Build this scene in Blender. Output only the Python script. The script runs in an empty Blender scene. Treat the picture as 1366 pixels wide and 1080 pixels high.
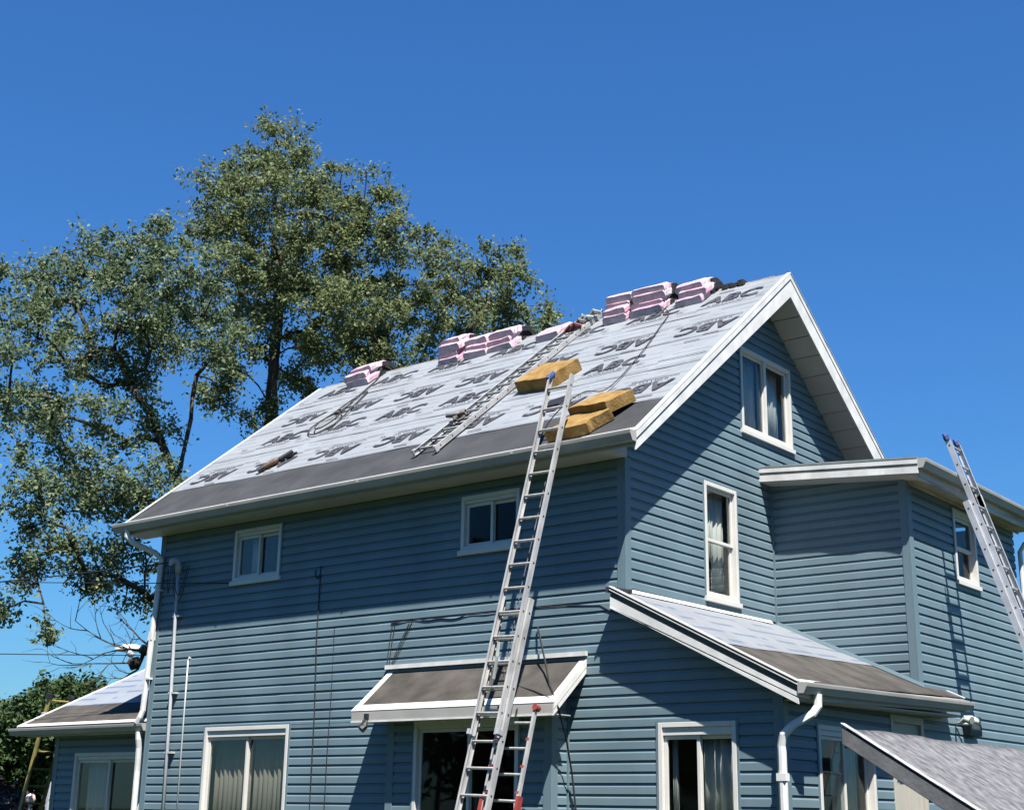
import bpy, bmesh, math, random
import numpy as np
from mathutils import Vector, Matrix, Quaternion

sc = bpy.context.scene
# ------------------------------------------------------------------ camera
cam_d = bpy.data.cameras.new('camera'); cam = bpy.data.objects.new('camera', cam_d)
sc.collection.objects.link(cam); sc.camera = cam
cam_d.sensor_width = 36.0; cam_d.lens = 48.646; cam_d.clip_end = 3000; cam_d.clip_start = 0.1
RT = Vector((0.78178, 0.62338, 0.01450)); FW = Vector((-0.60116, 0.74758, 0.28247))
RT = (RT - FW * RT.dot(FW) / FW.length_squared).normalized(); FW.normalize(); UP = RT.cross(FW)
mw = Matrix((RT, UP, -FW)).transposed().to_4x4(); mw.translation = Vector((9.393, -13.930, 1.65))
cam.matrix_world = mw
# ------------------------------------------------------------------ world, sun, exposure
SUN = Vector((-1.32, 1.0, -2.85)).normalized()          # direction the light travels
w = bpy.data.worlds.new('World'); sc.world = w; w.use_nodes = True
nt = w.node_tree; bg = nt.nodes['Background']
sky = nt.nodes.new('ShaderNodeTexSky'); sky.sky_type = 'NISHITA'; sky.sun_disc = False
sky.sun_elevation = math.asin(-SUN.z); sky.sun_rotation = math.atan2(-SUN.x, -SUN.y)
sky.air_density = 1.6; sky.dust_density = 0.0; sky.ozone_density = 10.0; sky.altitude = 0
tint = nt.nodes.new('ShaderNodeMix'); tint.data_type = 'RGBA'; tint.blend_type = 'MULTIPLY'; tint.inputs[0].default_value = 1.0
tint.inputs[7].default_value = (0.352, 0.66, 0.985, 1)      # clear, deep blue summer sky
nt.links.new(sky.outputs[0], tint.inputs[6]); nt.links.new(tint.outputs[2], bg.inputs[0]); bg.inputs[1].default_value = 0.050
sl = bpy.data.lights.new('sun', 'SUN'); sl.energy = 5.0; sl.angle = math.radians(0.5); sl.color = (1.0, 0.965, 0.91)
so = bpy.data.objects.new('sun', sl); sc.collection.objects.link(so)
so.rotation_euler = SUN.to_track_quat('-Z', 'Y').to_euler(); so.location = (10, -8, 30)
sc.view_settings.view_transform = 'Standard'; sc.view_settings.look = 'None'
sc.view_settings.exposure = 1.45; sc.view_settings.gamma = 1.0

rng = random.Random(7); NR = np.random.default_rng(11)
COL = sc.collection

# ------------------------------------------------------------------ materials
def mat(name, c, rough=.6, var=.0, scale=4.0, bump=0.0, bscale=30.0, spec=.4, metal=0.0, c2=None, stretch=(1, 1, 1), detail=5.0, rot=(0, 0, 0)):
    m = bpy.data.materials.new(name); m.use_nodes = True; t = m.node_tree; b = t.nodes['Principled BSDF']
    b.inputs['Roughness'].default_value = rough; b.inputs['Metallic'].default_value = metal
    b.inputs['Specular IOR Level'].default_value = spec; b.inputs['Base Color'].default_value = (*c, 1)
    tc = t.nodes.new('ShaderNodeTexCoord'); mp = t.nodes.new('ShaderNodeMapping')
    mp.inputs['Scale'].default_value = stretch; mp.inputs['Rotation'].default_value = rot
    t.links.new(tc.outputs['Object'], mp.inputs[0])
    if var or c2:
        n = t.nodes.new('ShaderNodeTexNoise'); n.inputs['Scale'].default_value = scale; n.inputs['Detail'].default_value = detail
        t.links.new(mp.outputs[0], n.inputs['Vector'])
        r = t.nodes.new('ShaderNodeValToRGB'); r.color_ramp.elements[0].position = .33; r.color_ramp.elements[1].position = .68
        a = c2 if c2 else tuple(max(0, x * (1 - var)) for x in c); d = c if c2 else tuple(min(1, x * (1 + var)) for x in c)
        r.color_ramp.elements[0].color = (*a, 1); r.color_ramp.elements[1].color = (*d, 1)
        t.links.new(n.outputs['Fac'], r.inputs[0]); t.links.new(r.outputs[0], b.inputs['Base Color'])
    if bump:
        n2 = t.nodes.new('ShaderNodeTexNoise'); n2.inputs['Scale'].default_value = bscale; n2.inputs['Detail'].default_value = 6
        t.links.new(mp.outputs[0], n2.inputs['Vector'])
        bp = t.nodes.new('ShaderNodeBump'); bp.inputs['Strength'].default_value = bump; bp.inputs['Distance'].default_value = .02
        t.links.new(n2.outputs['Fac'], bp.inputs['Height']); t.links.new(bp.outputs[0], b.inputs['Normal'])
    return m

M = {}
M['siding'] = mat('siding_blue', (.105, .154, .175), .5, .10, 1.3, .16, 3, .35, stretch=(1, 1, .45))
M['bluetrim'] = mat('blue_trim', (.100, .148, .168), .45, .04, 2, 0, spec=.35)
M['sheath'] = mat('sheathing', (.06, .08, .09), .9)
M['white'] = mat('white_paint', (.50, .495, .47), .5, .13, 4.5, .08, 6, .4)
M['cream'] = mat('cream_gutter', (.28, .272, .248), .5, .10, 1.6, .08, 5, .4, stretch=(1, 1, 2))
M['frame'] = mat('window_vinyl', (.48, .465, .43), .45, .04, 4)
M['soffit'] = mat('soffit_panel', (.34, .33, .305), .6, .06, 2)
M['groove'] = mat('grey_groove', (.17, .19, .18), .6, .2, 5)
M['oldwood'] = mat('weathered_wood', (.42, .37, .31), .8, .35, 3.5, .3, 20, .2, stretch=(1, .25, 3))
M['membrane'] = mat('dark_membrane', (.034, .035, .037), .8, .22, 2.2, .35, 45, .25, stretch=(1, 1, 1))
M['felt'] = mat('brown_felt', (.050, .045, .039), .85, .35, 2.6, .4, 60, .2)
M['canopy'] = mat('weathered_sheet', (.165, .162, .166), .8, .0, 9.0, .6, 60, .2, c2=(.06, .06, .063), stretch=(1, 1.3, 1), rot=(0, 0, .4), detail=12)
M['canopy_board'] = mat('canopy_board', (.10, .10, .102), .75, .25, 4, .2, 25, .2)
M['canopy_edge'] = mat('worn_edge', (.42, .42, .42), .7, 0, 9, .3, 30, .2, c2=(.20, .20, .20))
M['alu'] = mat('aluminium', (.50, .50, .50), .38, .10, 6, .05, 30, .5, metal=.55)
M['alu_worn'] = mat('aluminium_worn', (.33, .325, .315), .5, .22, 9, .1, 40, .4, metal=.25, stretch=(1, 1, .4))
M['black'] = mat('black_plastic', (.015, .015, .017), .5, .2, 8)
M['blue_cap'] = mat('blue_cap', (.018, .045, .14), .5, .2, 20)
M['red'] = mat('red_plastic', (.20, .030, .024), .5, .2, 10)
M['dark_red'] = mat('dark_red_leather', (.075, .014, .012), .6, .4, 12)
M['yellow'] = mat('yellow_fibreglass', (.20, .165, .045), .5, .3, 6)
M['foam'] = mat('foam', (.245, .160, .062), .95, 0, 8, .40, 30, .1, c2=(.16, .092, .028))
M['wrap'] = mat('bundle_wrap', (.50, .44, .455), .45, 0, 4.5, .5, 14, .4, c2=(.44, .21, .29), detail=3)
M['wrap_side'] = mat('bundle_wrap_side', (.43, .34, .35), .6, .15, 9, .5, 24, .3)
M['shingle'] = mat('shingle_edge', (.022, .022, .024), .8, .5, 30, .6, 60, .2)
M['rope'] = mat('rope', (.026, .024, .020), .9, .4, 30)
M['cable'] = mat('cable', (.012, .012, .014), .6)
M['rag'] = mat('rag', (.13, .12, .11), .95, .4, 18, .4, 40, .1)
M['print'] = mat('print_ink', (.036, .038, .044), .7, .5, 9)
M['conduit'] = mat('grey_conduit', (.34, .355, .365), .5, .08, 4)
M['bark'] = mat('bark', (.060, .049, .038), .95, .45, 9, .8, 30, .1, stretch=(1, 1, .3))
M['twig'] = mat('dead_twig', (.055, .050, .046), .95, .3, 8)
M['dark_room'] = mat('interior_wall', (.16, .14, .12), .9)
M['concrete'] = mat('foundation', (.30, .29, .27), .9, .2, 2, .3, 30)
M['grass'] = mat('lawn', (.026, .038, .016), .95, .4, .35, .5, 20, .1)
M['purple'] = mat('purple_leaves', (.055, .028, .040), .8, .4, 5)
M['door'] = mat('cream_door', (.34, .32, .275), .5, .05, 3)
M['dark_band'] = mat('dark_band', (.038, .047, .044), .6, .2, 4)  # grey-green, darkened to paint in the lean-to groove's shade; also colours the wall box
M['brown'] = mat('brown_handle', (.085, .045, .022), .6, .3, 20)
M['pink'] = mat('pale_pink', (.60, .42, .36), .6, .1, 4)

def curtain_mat(name, c):
    m = bpy.data.materials.new(name); m.use_nodes = True; t = m.node_tree; b = t.nodes['Principled BSDF']
    b.inputs['Base Color'].default_value = (*c, 1); b.inputs['Roughness'].default_value = .95
    tr = t.nodes.new('ShaderNodeBsdfTranslucent'); tr.inputs[0].default_value = (*c, 1)
    mx = t.nodes.new('ShaderNodeMixShader'); mx.inputs[0].default_value = .25
    t.links.new(b.outputs[0], mx.inputs[1]); t.links.new(tr.outputs[0], mx.inputs[2]); t.links.new(mx.outputs[0], t.nodes['Material Output'].inputs[0])
    return m
M['drape'] = curtain_mat('drape', (.24, .205, .165)); M['sheer'] = curtain_mat('sheer_curtain', (.52, .53, .50)); M['white_curtain'] = curtain_mat('white_curtain', (.68, .67, .62))

def glass_mat():
    m = bpy.data.materials.new('window_glass'); m.use_nodes = True; t = m.node_tree
    for n in list(t.nodes):
        if n.type == 'BSDF_PRINCIPLED': t.nodes.remove(n)
    tr = t.nodes.new('ShaderNodeBsdfTransparent'); tr.inputs[0].default_value = (.86, .885, .88, 1)
    gl = t.nodes.new('ShaderNodeBsdfGlossy'); gl.inputs['Roughness'].default_value = .02
    fr = t.nodes.new('ShaderNodeFresnel'); fr.inputs[0].default_value = 1.45
    nz = t.nodes.new('ShaderNodeTexNoise'); nz.inputs['Scale'].default_value = 2.0
    bp = t.nodes.new('ShaderNodeBump'); bp.inputs['Strength'].default_value = .03
    t.links.new(nz.outputs['Fac'], bp.inputs['Height']); t.links.new(bp.outputs[0], gl.inputs['Normal'])
    mx = t.nodes.new('ShaderNodeMixShader'); sc_ = t.nodes.new('ShaderNodeMath'); sc_.operation = 'MULTIPLY'; sc_.inputs[1].default_value = .16; t.links.new(fr.outputs[0], sc_.inputs[0]); t.links.new(sc_.outputs[0], mx.inputs[0])
    t.links.new(tr.outputs[0], mx.inputs[1]); t.links.new(gl.outputs[0], mx.inputs[2]); t.links.new(mx.outputs[0], t.nodes['Material Output'].inputs[0])
    return m
M['glass'] = glass_mat()

def node(t, typ, **kw):
    n = t.nodes.new(typ)
    for k, v in kw.items(): setattr(n, k, v)
    return n
def math_n(t, op, a, b=None, c=None):
    n = t.nodes.new('ShaderNodeMath'); n.operation = op
    for i, x in enumerate((a, b, c)):
        if x is None: continue
        if isinstance(x, (int, float)): n.inputs[i].default_value = x
        else: t.links.new(x, n.inputs[i])
    return n.outputs[0]

def sheet_mat(name, base, ink, along, across, pitch, thick, amount, streak=False):
    """underlayment sheet: pale, with broken lines of small print running along one axis"""
    m = bpy.data.materials.new(name); m.use_nodes = True; t = m.node_tree; b = t.nodes['Principled BSDF']
    b.inputs['Roughness'].default_value = .55; b.inputs['Specular IOR Level'].default_value = .3
    tc = node(t, 'ShaderNodeTexCoord'); sp = node(t, 'ShaderNodeSeparateXYZ'); t.links.new(tc.outputs['Object'], sp.inputs[0])
    A = sp.outputs[along]; B = math_n(t, 'MULTIPLY', sp.outputs[across], 1.283)
    wob = node(t, 'ShaderNodeTexNoise'); wob.inputs['Scale'].default_value = .7; t.links.new(tc.outputs['Object'], wob.inputs['Vector'])
    Bw = math_n(t, 'ADD', B, math_n(t, 'MULTIPLY', wob.outputs['Fac'], .03))
    q = math_n(t, 'DIVIDE', Bw, pitch); row = math_n(t, 'FLOOR', q); fr = math_n(t, 'FRACT', q)
    band = math_n(t, 'LESS_THAN', fr, thick)
    cv = node(t, 'ShaderNodeCombineXYZ'); t.links.new(math_n(t, 'MULTIPLY', A, 2.1), cv.inputs[0]); t.links.new(math_n(t, 'MULTIPLY', row, 7.31), cv.inputs[1])
    n1 = node(t, 'ShaderNodeTexNoise'); n1.inputs['Scale'].default_value = 1.0; n1.inputs['Detail'].default_value = 1; t.links.new(cv.outputs[0], n1.inputs['Vector'])
    on = math_n(t, 'GREATER_THAN', n1.outputs['Fac'], .47)
    cv2 = node(t, 'ShaderNodeCombineXYZ'); t.links.new(math_n(t, 'MULTIPLY', A, 42.0), cv2.inputs[0]); t.links.new(math_n(t, 'MULTIPLY', B, 60.0), cv2.inputs[1])
    n2 = node(t, 'ShaderNodeTexNoise'); n2.inputs['Scale'].default_value = 1.0; t.links.new(cv2.outputs[0], n2.inputs['Vector'])
    brk = math_n(t, 'MULTIPLY', n2.outputs['Fac'], amount)
    f = math_n(t, 'MULTIPLY', math_n(t, 'MULTIPLY', band, on), brk)
    dirt = node(t, 'ShaderNodeTexNoise'); dirt.inputs['Scale'].default_value = 1.6; dirt.inputs['Detail'].default_value = 7; t.links.new(tc.outputs['Object'], dirt.inputs['Vector'])
    rp = node(t, 'ShaderNodeValToRGB'); rp.color_ramp.elements[0].position = .3; rp.color_ramp.elements[1].position = .7
    rp.color_ramp.elements[0].color = (*[x * .84 for x in base], 1); rp.color_ramp.elements[1].color = (*base, 1); t.links.new(dirt.outputs['Fac'], rp.inputs[0])
    mx = node(t, 'ShaderNodeMix', data_type='RGBA'); t.links.new(f, mx.inputs[0]); t.links.new(rp.outputs[0], mx.inputs[6]); mx.inputs[7].default_value = (*ink, 1)
    t.links.new(mx.outputs[2], b.inputs['Base Color'])
    n3 = node(t, 'ShaderNodeTexNoise'); n3.inputs['Scale'].default_value = 5; n3.inputs['Detail'].default_value = 6; t.links.new(tc.outputs['Object'], n3.inputs['Vector'])
    bp = node(t, 'ShaderNodeBump'); bp.inputs['Strength'].default_value = .35; bp.inputs['Distance'].default_value = .03
    t.links.new(n3.outputs['Fac'], bp.inputs['Height']); t.links.new(bp.outputs[0], b.inputs['Normal'])
    return m
M['sheet'] = sheet_mat('underlayment', (.208, .222, .236), (.06, .064, .072), 0, 1, .205, .14, .95)
M['sheet_blue'] = sheet_mat('underlayment_blue_print', (.185, .195, .21), (.045, .075, .14), 1, 0, .41, .24, 1.1)
M['sheet_blue_x'] = sheet_mat('underlayment_blue_print_x', (.20, .22, .25), (.045, .08, .16), 0, 1, .36, .30, 1.2)

def leaf_mat(name, c1, c2, c3, trans=.42):
    m = bpy.data.materials.new(name); m.use_nodes = True; t = m.node_tree; b = t.nodes['Principled BSDF']
    b.inputs['Roughness'].default_value = .62; b.inputs['Specular IOR Level'].default_value = .2
    g = node(t, 'ShaderNodeNewGeometry'); r = node(t, 'ShaderNodeValToRGB')
    e = r.color_ramp.elements; e[0].color = (*c1, 1); e[1].color = (*c3, 1); x = e.new(.55); x.color = (*c2, 1)
    t.links.new(g.outputs['Random Per Island'], r.inputs[0]); t.links.new(r.outputs[0], b.inputs['Base Color'])
    tl = node(t, 'ShaderNodeBsdfTranslucent'); t.links.new(r.outputs[0], tl.inputs[0])
    mx = node(t, 'ShaderNodeMixShader'); mx.inputs[0].default_value = trans
    t.links.new(b.outputs[0], mx.inputs[1]); t.links.new(tl.outputs[0], mx.inputs[2]); t.links.new(mx.outputs[0], t.nodes['Material Output'].inputs[0])
    return m
M['leafA'] = leaf_mat('olive_leaves', (.090, .122, .050), (.142, .178, .078), (.225, .245, .120))
M['leafB'] = leaf_mat('green_leaves', (.082, .120, .060), (.130, .176, .090), (.215, .245, .130))
M['leafD'] = leaf_mat('dark_leaves', (.020, .040, .012), (.032, .060, .018), (.060, .090, .028), .25)
M['leafP'] = leaf_mat('purple_leaf', (.030, .018, .026), (.050, .030, .040), (.10, .07, .08), .25)

# ------------------------------------------------------------------ mesh helpers
WM = {}
def link(o, parent=None):
    COL.objects.link(o)
    if parent is not None:
        o.parent = parent; o.matrix_parent_inverse = WM.get(parent.name, Matrix()).inverted()
    WM[o.name] = o.matrix_basis.copy() if parent is None else WM.get(parent.name, Matrix()) @ o.matrix_parent_inverse @ o.matrix_basis
    return o
def tag(o, label=None, cat=None, group=None, kind=None):
    if label: o['label'] = label
    if cat: o['category'] = cat
    if group: o['group'] = group
    if kind: o['kind'] = kind
    return o
def empty(name, loc, label=None, cat=None, group=None):
    o = bpy.data.objects.new(name, None); o.location = loc; o.empty_display_size = .2
    o.matrix_basis = Matrix.Translation(loc); link(o); return tag(o, label, cat, group)

class MB:
    def __init__(s): s.v = []; s.f = []; s.mi = []; s.cur = 0
    def add(s, vs, fs):
        n = len(s.v); s.v += [tuple(p) for p in vs]
        for f in fs: s.f.append(tuple(i + n for i in f)); s.mi.append(s.cur)
        return s
    def hexa(s, p):   # p: 4 bottom (ccw) + 4 top
        return s.add(p, [(3, 2, 1, 0), (4, 5, 6, 7), (0, 1, 5, 4), (1, 2, 6, 5), (2, 3, 7, 6), (3, 0, 4, 7)])
    def box(s, a, b):
        x0, x1 = sorted((a[0], b[0])); y0, y1 = sorted((a[1], b[1])); z0, z1 = sorted((a[2], b[2]))
        return s.hexa([(x0, y0, z0), (x1, y0, z0), (x1, y1, z0), (x0, y1, z0), (x0, y0, z1), (x1, y0, z1), (x1, y1, z1), (x0, y1, z1)])
    def prism(s, poly, ext):
        n = len(poly); e = Vector(ext); q = [Vector(p) for p in poly]
        return s.add(q + [p + e for p in q], [tuple(range(n - 1, -1, -1)), tuple(range(n, 2 * n))] + [(i, (i + 1) % n, n + (i + 1) % n, n + i) for i in range(n)])
    def loft(s, a, b):   # two matching polygons
        n = len(a)
        return s.add(list(a) + list(b), [tuple(range(n - 1, -1, -1)), tuple(range(n, 2 * n))] + [(i, (i + 1) % n, n + (i + 1) % n, n + i) for i in range(n)])
    def tube(s, path, r, k=6, flat=None):
        P = [Vector(p) for p in path]; rings = []; rr = r if isinstance(r, (list, tuple)) else [r] * len(P)
        for i, p in enumerate(P):
            t = (P[min(i + 1, len(P) - 1)] - P[max(i - 1, 0)]).normalized()
            a = t.cross(Vector((0, 0, 1))); a = Vector((1, 0, 0)) if a.length < 1e-3 else a.normalized(); b = t.cross(a)
            rings.append([p + (a * math.cos(2 * math.pi * j / k) + b * math.sin(2 * math.pi * j / k)) * rr[i] for j in range(k)])
        vs = [q for R in rings for q in R]; fs = []
        for i in range(len(P) - 1):
            for j in range(k): fs.append((i * k + j, i * k + (j + 1) % k, (i + 1) * k + (j + 1) % k, (i + 1) * k + j))
        fs += [tuple(range(k - 1, -1, -1)), tuple((len(P) - 1) * k + j for j in range(k))]
        return s.add(vs, fs)
    def mesh(s, name, mats, smooth=False):
        me = bpy.data.meshes.new(name); me.from_pydata(s.v, [], s.f)
        for m in (mats if isinstance(mats, (list, tuple)) else [mats]): me.materials.append(m)
        if any(s.mi): me.polygons.foreach_set('material_index', s.mi)
        bm = bmesh.new(); bm.from_mesh(me); bmesh.ops.recalc_face_normals(bm, faces=bm.faces); bm.to_mesh(me); bm.free()
        if smooth: me.polygons.foreach_set('use_smooth', [True] * len(me.polygons))
        me.update(); return me
    def build(s, name, mats, parent=None, smooth=False, bevel=0):
        o = bpy.data.objects.new(name, s.mesh(name, mats, smooth)); link(o, parent)
        if bevel:
            b = o.modifiers.new('bevel', 'BEVEL'); b.width = bevel; b.segments = 2; b.limit_method = 'ANGLE'
        return o

# ------------------------------------------------------------------ ground
g = MB(); g.add([(-1500, -1500, 0), (1500, -1500, 0), (1500, 1500, 0), (-1500, 1500, 0)], [(0, 1, 2, 3)])
tag(g.build('ground', M['grass']), 'flat green lawn the house stands on', kind='structure')

# ================================================================== THE HOUSE
HOUSE = empty('house', (-4.0, 3.9, 0), 'two-storey blue vinyl-sided gabled house with roof stripped to underlayment', 'house')
XL, XR, YB = -9.08, 0.0, 7.9            # main block
XW, YW = 2.05, 3.8                      # wing / lean-to east wall, wing front wall
Z0 = 0.62; CH = 0.127; OFF = 0.80 * CH  # siding course height and phase
RM = 0.803; RC = 6.13 + RM * 0.40       # front slope: z = RC + RM*y (top of sheathing)
YR = 3.735; ZR = RC + RM * YR           # ridge
RMB = 0.735                             # back slope
HYP = math.hypot(1, RM)
def ztop(y): return RC + RM * y if y < YR else ZR - RMB * (y - YR)
def rp(u, v, h=0.0):                    # point on the front slope: u along x, v up the slope, h off it
    return Vector((u, -0.40 + v / HYP - h * RM / HYP, 6.13 + v * RM / HYP + h / HYP))

class Wall:
    """a wall of lapped siding boards on a sheathing core; frame: origin O, axis U, outward N"""
    def __init__(s, O, U, N): s.O = Vector(O); s.U = Vector(U); s.N = Vector(N)
    def p(s, a, z, d): return s.O + s.U * a + s.N * d + Vector((0, 0, z))

def subtract(seg, holes):
    out = [seg]
    for h0, h1 in holes:
        nx = []
        for (a, b) in out:
            if h1 <= a or h0 >= b: nx.append((a, b)); continue
            if h0 > a: nx.append((a, h0))
            if h1 < b: nx.append((h1, b))
        out = nx
    return out

def profile(zr):   # dutch-lap profile, depth at height zr above the board's lower edge
    k = [(0, .0265), (.078, .0255), (.100, .0115), (.127, .0045)]
    for (z0, d0), (z1, d1) in zip(k, k[1:]):
        if zr <= z1 + 1e-9: return d0 + (d1 - d0) * (zr - z0) / (z1 - z0)
    return k[-1][1]

JOINTS = {}
def siding(W, zlo, zhi, ext, holes, name='wall', core=True):
    """ext(z) -> (a0, a1) extent of the wall at height z; holes [(a0,a1,z0,z1)]"""
    k0 = math.floor((zlo - OFF) / CH); k1 = math.ceil((zhi - OFF) / CH)
    cm = MB(); boards = []
    for k in range(k0, k1):
        zb = OFF + k * CH; lo = max(zb, zlo); hi = min(zb + CH, zhi)
        if hi - lo < .01: continue
        br = {lo, hi}
        for zz in (zb + .080, zb + .100):
            if lo < zz < hi: br.add(zz)
        for h in holes:
            for zz in (h[2], h[3]):
                if lo + .002 < zz < hi - .002: br.add(zz)
        br = sorted(br); pieces = {}
        jit = rng.uniform(-.0012, .0012)
        mids = sorted({x for h in holes if h[2] < hi - .002 and h[3] > lo + .002 for x in ((h[0] + h[1]) / 2,)})
        for i, (za, zc) in enumerate(zip(br, br[1:])):
            zm = (za + zc) / 2; hs = [(h[0], h[1]) for h in holes if h[2] < zm < h[3]]
            a0, a1 = ext(za); b0, b1 = ext(zc)
            if a1 - a0 < .02: continue
            joints = JOINTS.setdefault((name, k, round(W.O.x, 2), round(W.O.y, 2), W.N.x > .5), [rng.uniform(-8, 7) for _ in range(3)])
            segs_ = []
            for (s0, s1) in subtract((a0, a1), hs):
                cuts = sorted(q for q in joints if s0 + .4 < q < s1 - .4 and b0 + .1 < q < b1 - .1); e_ = [s0] + cuts + [s1]; segs_ += [(p_, q_ + (.012 if n_ < len(e_) - 2 else 0), .0022 * (n_ % 2)) for n_, (p_, q_) in enumerate(zip(e_, e_[1:]))]
            for (s0, s1, jd) in segs_:
                t0 = b0 if abs(s0 - a0) < 1e-6 else s0; t1 = b1 if abs(s1 - a1) < 1e-6 else s1
                if t1 < t0: t0 = t1 = (t0 + t1) / 2
                m = pieces.setdefault(sum((s0 + s1) / 2 > q for q in mids) if len(subtract((a0, a1), hs)) > 1 else (0 if not mids else -1), MB())
                da = profile(za - zb) + jit + jd; dc = profile(zc - zb) + jit + jd
                m.add([W.p(s0, za, da), W.p(s1, za, da), W.p(t1, zc, dc), W.p(t0, zc, dc)], [(0, 1, 2, 3)])
                if i == 0 or abs(za - zb) < 1e-6:
                    m.add([W.p(s0, za, da), W.p(s1, za, da), W.p(s1, za, -.002), W.p(s0, za, -.002)], [(3, 2, 1, 0)])
                cm.hexa([W.p(s0, za, 0), W.p(s1, za, 0), W.p(s1, za, -.11), W.p(s0, za, -.11), W.p(t0, zc, 0), W.p(t1, zc, 0), W.p(t1, zc, -.11), W.p(t0, zc, -.11)])
        if -1 in pieces and len(pieces) > 1:      # an uncut strip above or below an opening joins the first length
            x = pieces.pop(-1); k_ = sorted(pieces)[0]; pieces[k_].add(x.v, x.f)
        boards += [q for q in pieces.values() if q.v]
    wall = cm.build(name, M['sheath'], HOUSE)
    low = MB()
    for m in boards:
        if max(p[2] for p in m.v) < 1.42: low.add(m.v, m.f)          # courses near the ground, joined
        else: m.build('siding_board', M['siding'], wall)
    if low.v: low.build('lower_siding', M['siding'], wall)['kind'] = 'stuff'
    return wall

def plain_wall(W, a0, a1, z0, z1, name='wall', m='siding'):
    return MB().hexa([W.p(a0, z0, 0), W.p(a1, z0, 0), W.p(a1, z0, -.11), W.p(a0, z0, -.11), W.p(a0, z1, 0), W.p(a1, z1, 0), W.p(a1, z1, -.11), W.p(a0, z1, -.11)]).build(name, M[m], HOUSE)

# ---- windows
def pleats(W, a0, a1, z0, z1, d, amp, n, lift=None):
    m = MB(); k = n * 6; vs = []; fs = []
    for i in range(k + 1):
        a = a0 + (a1 - a0) * i / k; dd = d + amp * math.sin(2 * math.pi * i / 6 + math.sin(i * .7) * .8)
        zb = z0 if lift is None else lift(i / k)
        vs += [W.p(a, zb, dd), W.p(a, z1, dd + amp * .2)]
        vs += [W.p(a, zb, dd - .004), W.p(a, z1, dd + amp * .2 - .004)]
    for i in range(k):
        b = i * 4; fs += [(b, b + 4, b + 5, b + 1), (b + 2, b + 3, b + 7, b + 6), (b, b + 2, b + 6, b + 4), (b + 1, b + 5, b + 7, b + 3)]
    return m.add(vs, fs)

def ring(m, W, a0, a1, z0, z1, t, d0, d1):
    def bx(x0, x1, y0, y1): m.hexa([W.p(x0, y0, d1), W.p(x1, y0, d1), W.p(x1, y0, d0), W.p(x0, y0, d0), W.p(x0, y1, d1), W.p(x1, y1, d1), W.p(x1, y1, d0), W.p(x0, y1, d0)])
    bx(a0, a0 + t, z0, z1); bx(a1 - t, a1, z0, z1); bx(a0 + t, a1 - t, z0, z0 + t); bx(a0 + t, a1 - t, z1 - t, z1)
def wbox(m, W, x0, x1, y0, y1, d0, d1):
    return m.hexa([W.p(x0, y0, d1), W.p(x1, y0, d1), W.p(x1, y0, d0), W.p(x0, y0, d0), W.p(x0, y1, d1), W.p(x1, y1, d1), W.p(x1, y1, d0), W.p(x0, y1, d0)])

def window(W, a0, a1, z0, z1, style='slider', curtain=None, sill=True, head=0.0, label=None, split=.5, channel=True):
    """outer frame with two sashes; sash, pane, sill and curtain are sub-parts"""
    f = MB(); ring(f, W, a0, a1, z0, z1, .055, -.09, .040)
    if head: wbox(f, W, a0 + .055, a1 - .055, z1 - .055 - head, z1 - .055, -.07, .018)
    win = f.build('window', M['frame'], HOUSE, bevel=.004)
    if label: win['label'] = label
    if channel:
        c = MB(); ring(c, W, a0 - .03, a1 + .03, z0 - .03, z1 + .03, .028, -.01, .033); c.build('channel_trim', M['bluetrim'], win)
    if sill: wbox(MB(), W, a0 - .035, a1 + .035, z0 - .062, z0 + .004, -.05, .065).build('sill', M['frame'], win, bevel=.005)
    x0, x1, y0, y1 = a0 + .057, a1 - .057, z0 + .057, z1 - .057 - head
    sashes = []
    if style == 'slider':
        xm = x0 + (x1 - x0) * split
        sashes = [(x0, xm + .02, y0, y1, -.025), (xm - .02, x1, y0, y1, -.058)]
    elif style == 'hung':
        ym = (y0 + y1) / 2
        sashes = [(x0, x1, ym - .02, y1, -.025), (x0, x1, y0, ym + .02, -.058)]
    elif style == 'casement':
        xm = x0 + (x1 - x0) * split; sashes = [(x0, xm - .01, y0, y1, -.03), (xm + .01, x1, y0, y1, -.03)]
        wbox(MB(), W, xm - .035, xm + .035, y0, y1, -.05, .012).build('mullion', M['frame'], win)
    for (p0, p1, q0, q1, d) in sashes:
        s = MB(); ring(s, W, p0, p1, q0, q1, .042, d - .014, d + .016); s.build('sash', M['frame'], win, bevel=.003)
        wbox(MB(), W, p0 + .041, p1 - .041, q0 + .041, q1 - .041, d - .004, d + .001).build('pane', M['glass'], win)
    if curtain:
        kind, kw = curtain
        for (p0, p1, lift) in kw:
            pleats(W, p0, p1, z0 + .02, z1 - .03, -.17, .022, max(3, int((p1 - p0) / .10)), lift).build('curtain', M[kind], win, smooth=True)
    return win

WF = Wall((0, 0, 0), (1, 0, 0), (0, -1, 0))            # front wall, a = x
WG = Wall((0, 0, 0), (0, 1, 0), (1, 0, 0))             # gable wall, a = y
WWF = Wall((0, YW, 0), (1, 0, 0), (0, -1, 0))          # wing front
WE = Wall((XW, 0, 0), (0, 1, 0), (1, 0, 0))            # wing / lean-to east
WB = Wall((0, -.33, 0), (1, 0, 0), (0, -1, 0))         # entry bump-out front
BX0, BX1 = -3.51, -.863
WBR = Wall((BX1, 0, 0), (0, 1, 0), (1, 0, 0))          # bump-out right side
YX = .38; XX0 = -12.06
WX = Wall((0, YX, 0), (1, 0, 0), (0, -1, 0))           # side extension front

LTS = .5025                                            # lean-to slope (front edge)
def lt_z(x, y): # top of lean-to roof
    zf = 4.225 - .5025 * x; zb = 4.25 - .455 * x; return zf + (zb - zf) * min(max((y + .25) / 4.05, 0), 1.1)

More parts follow.
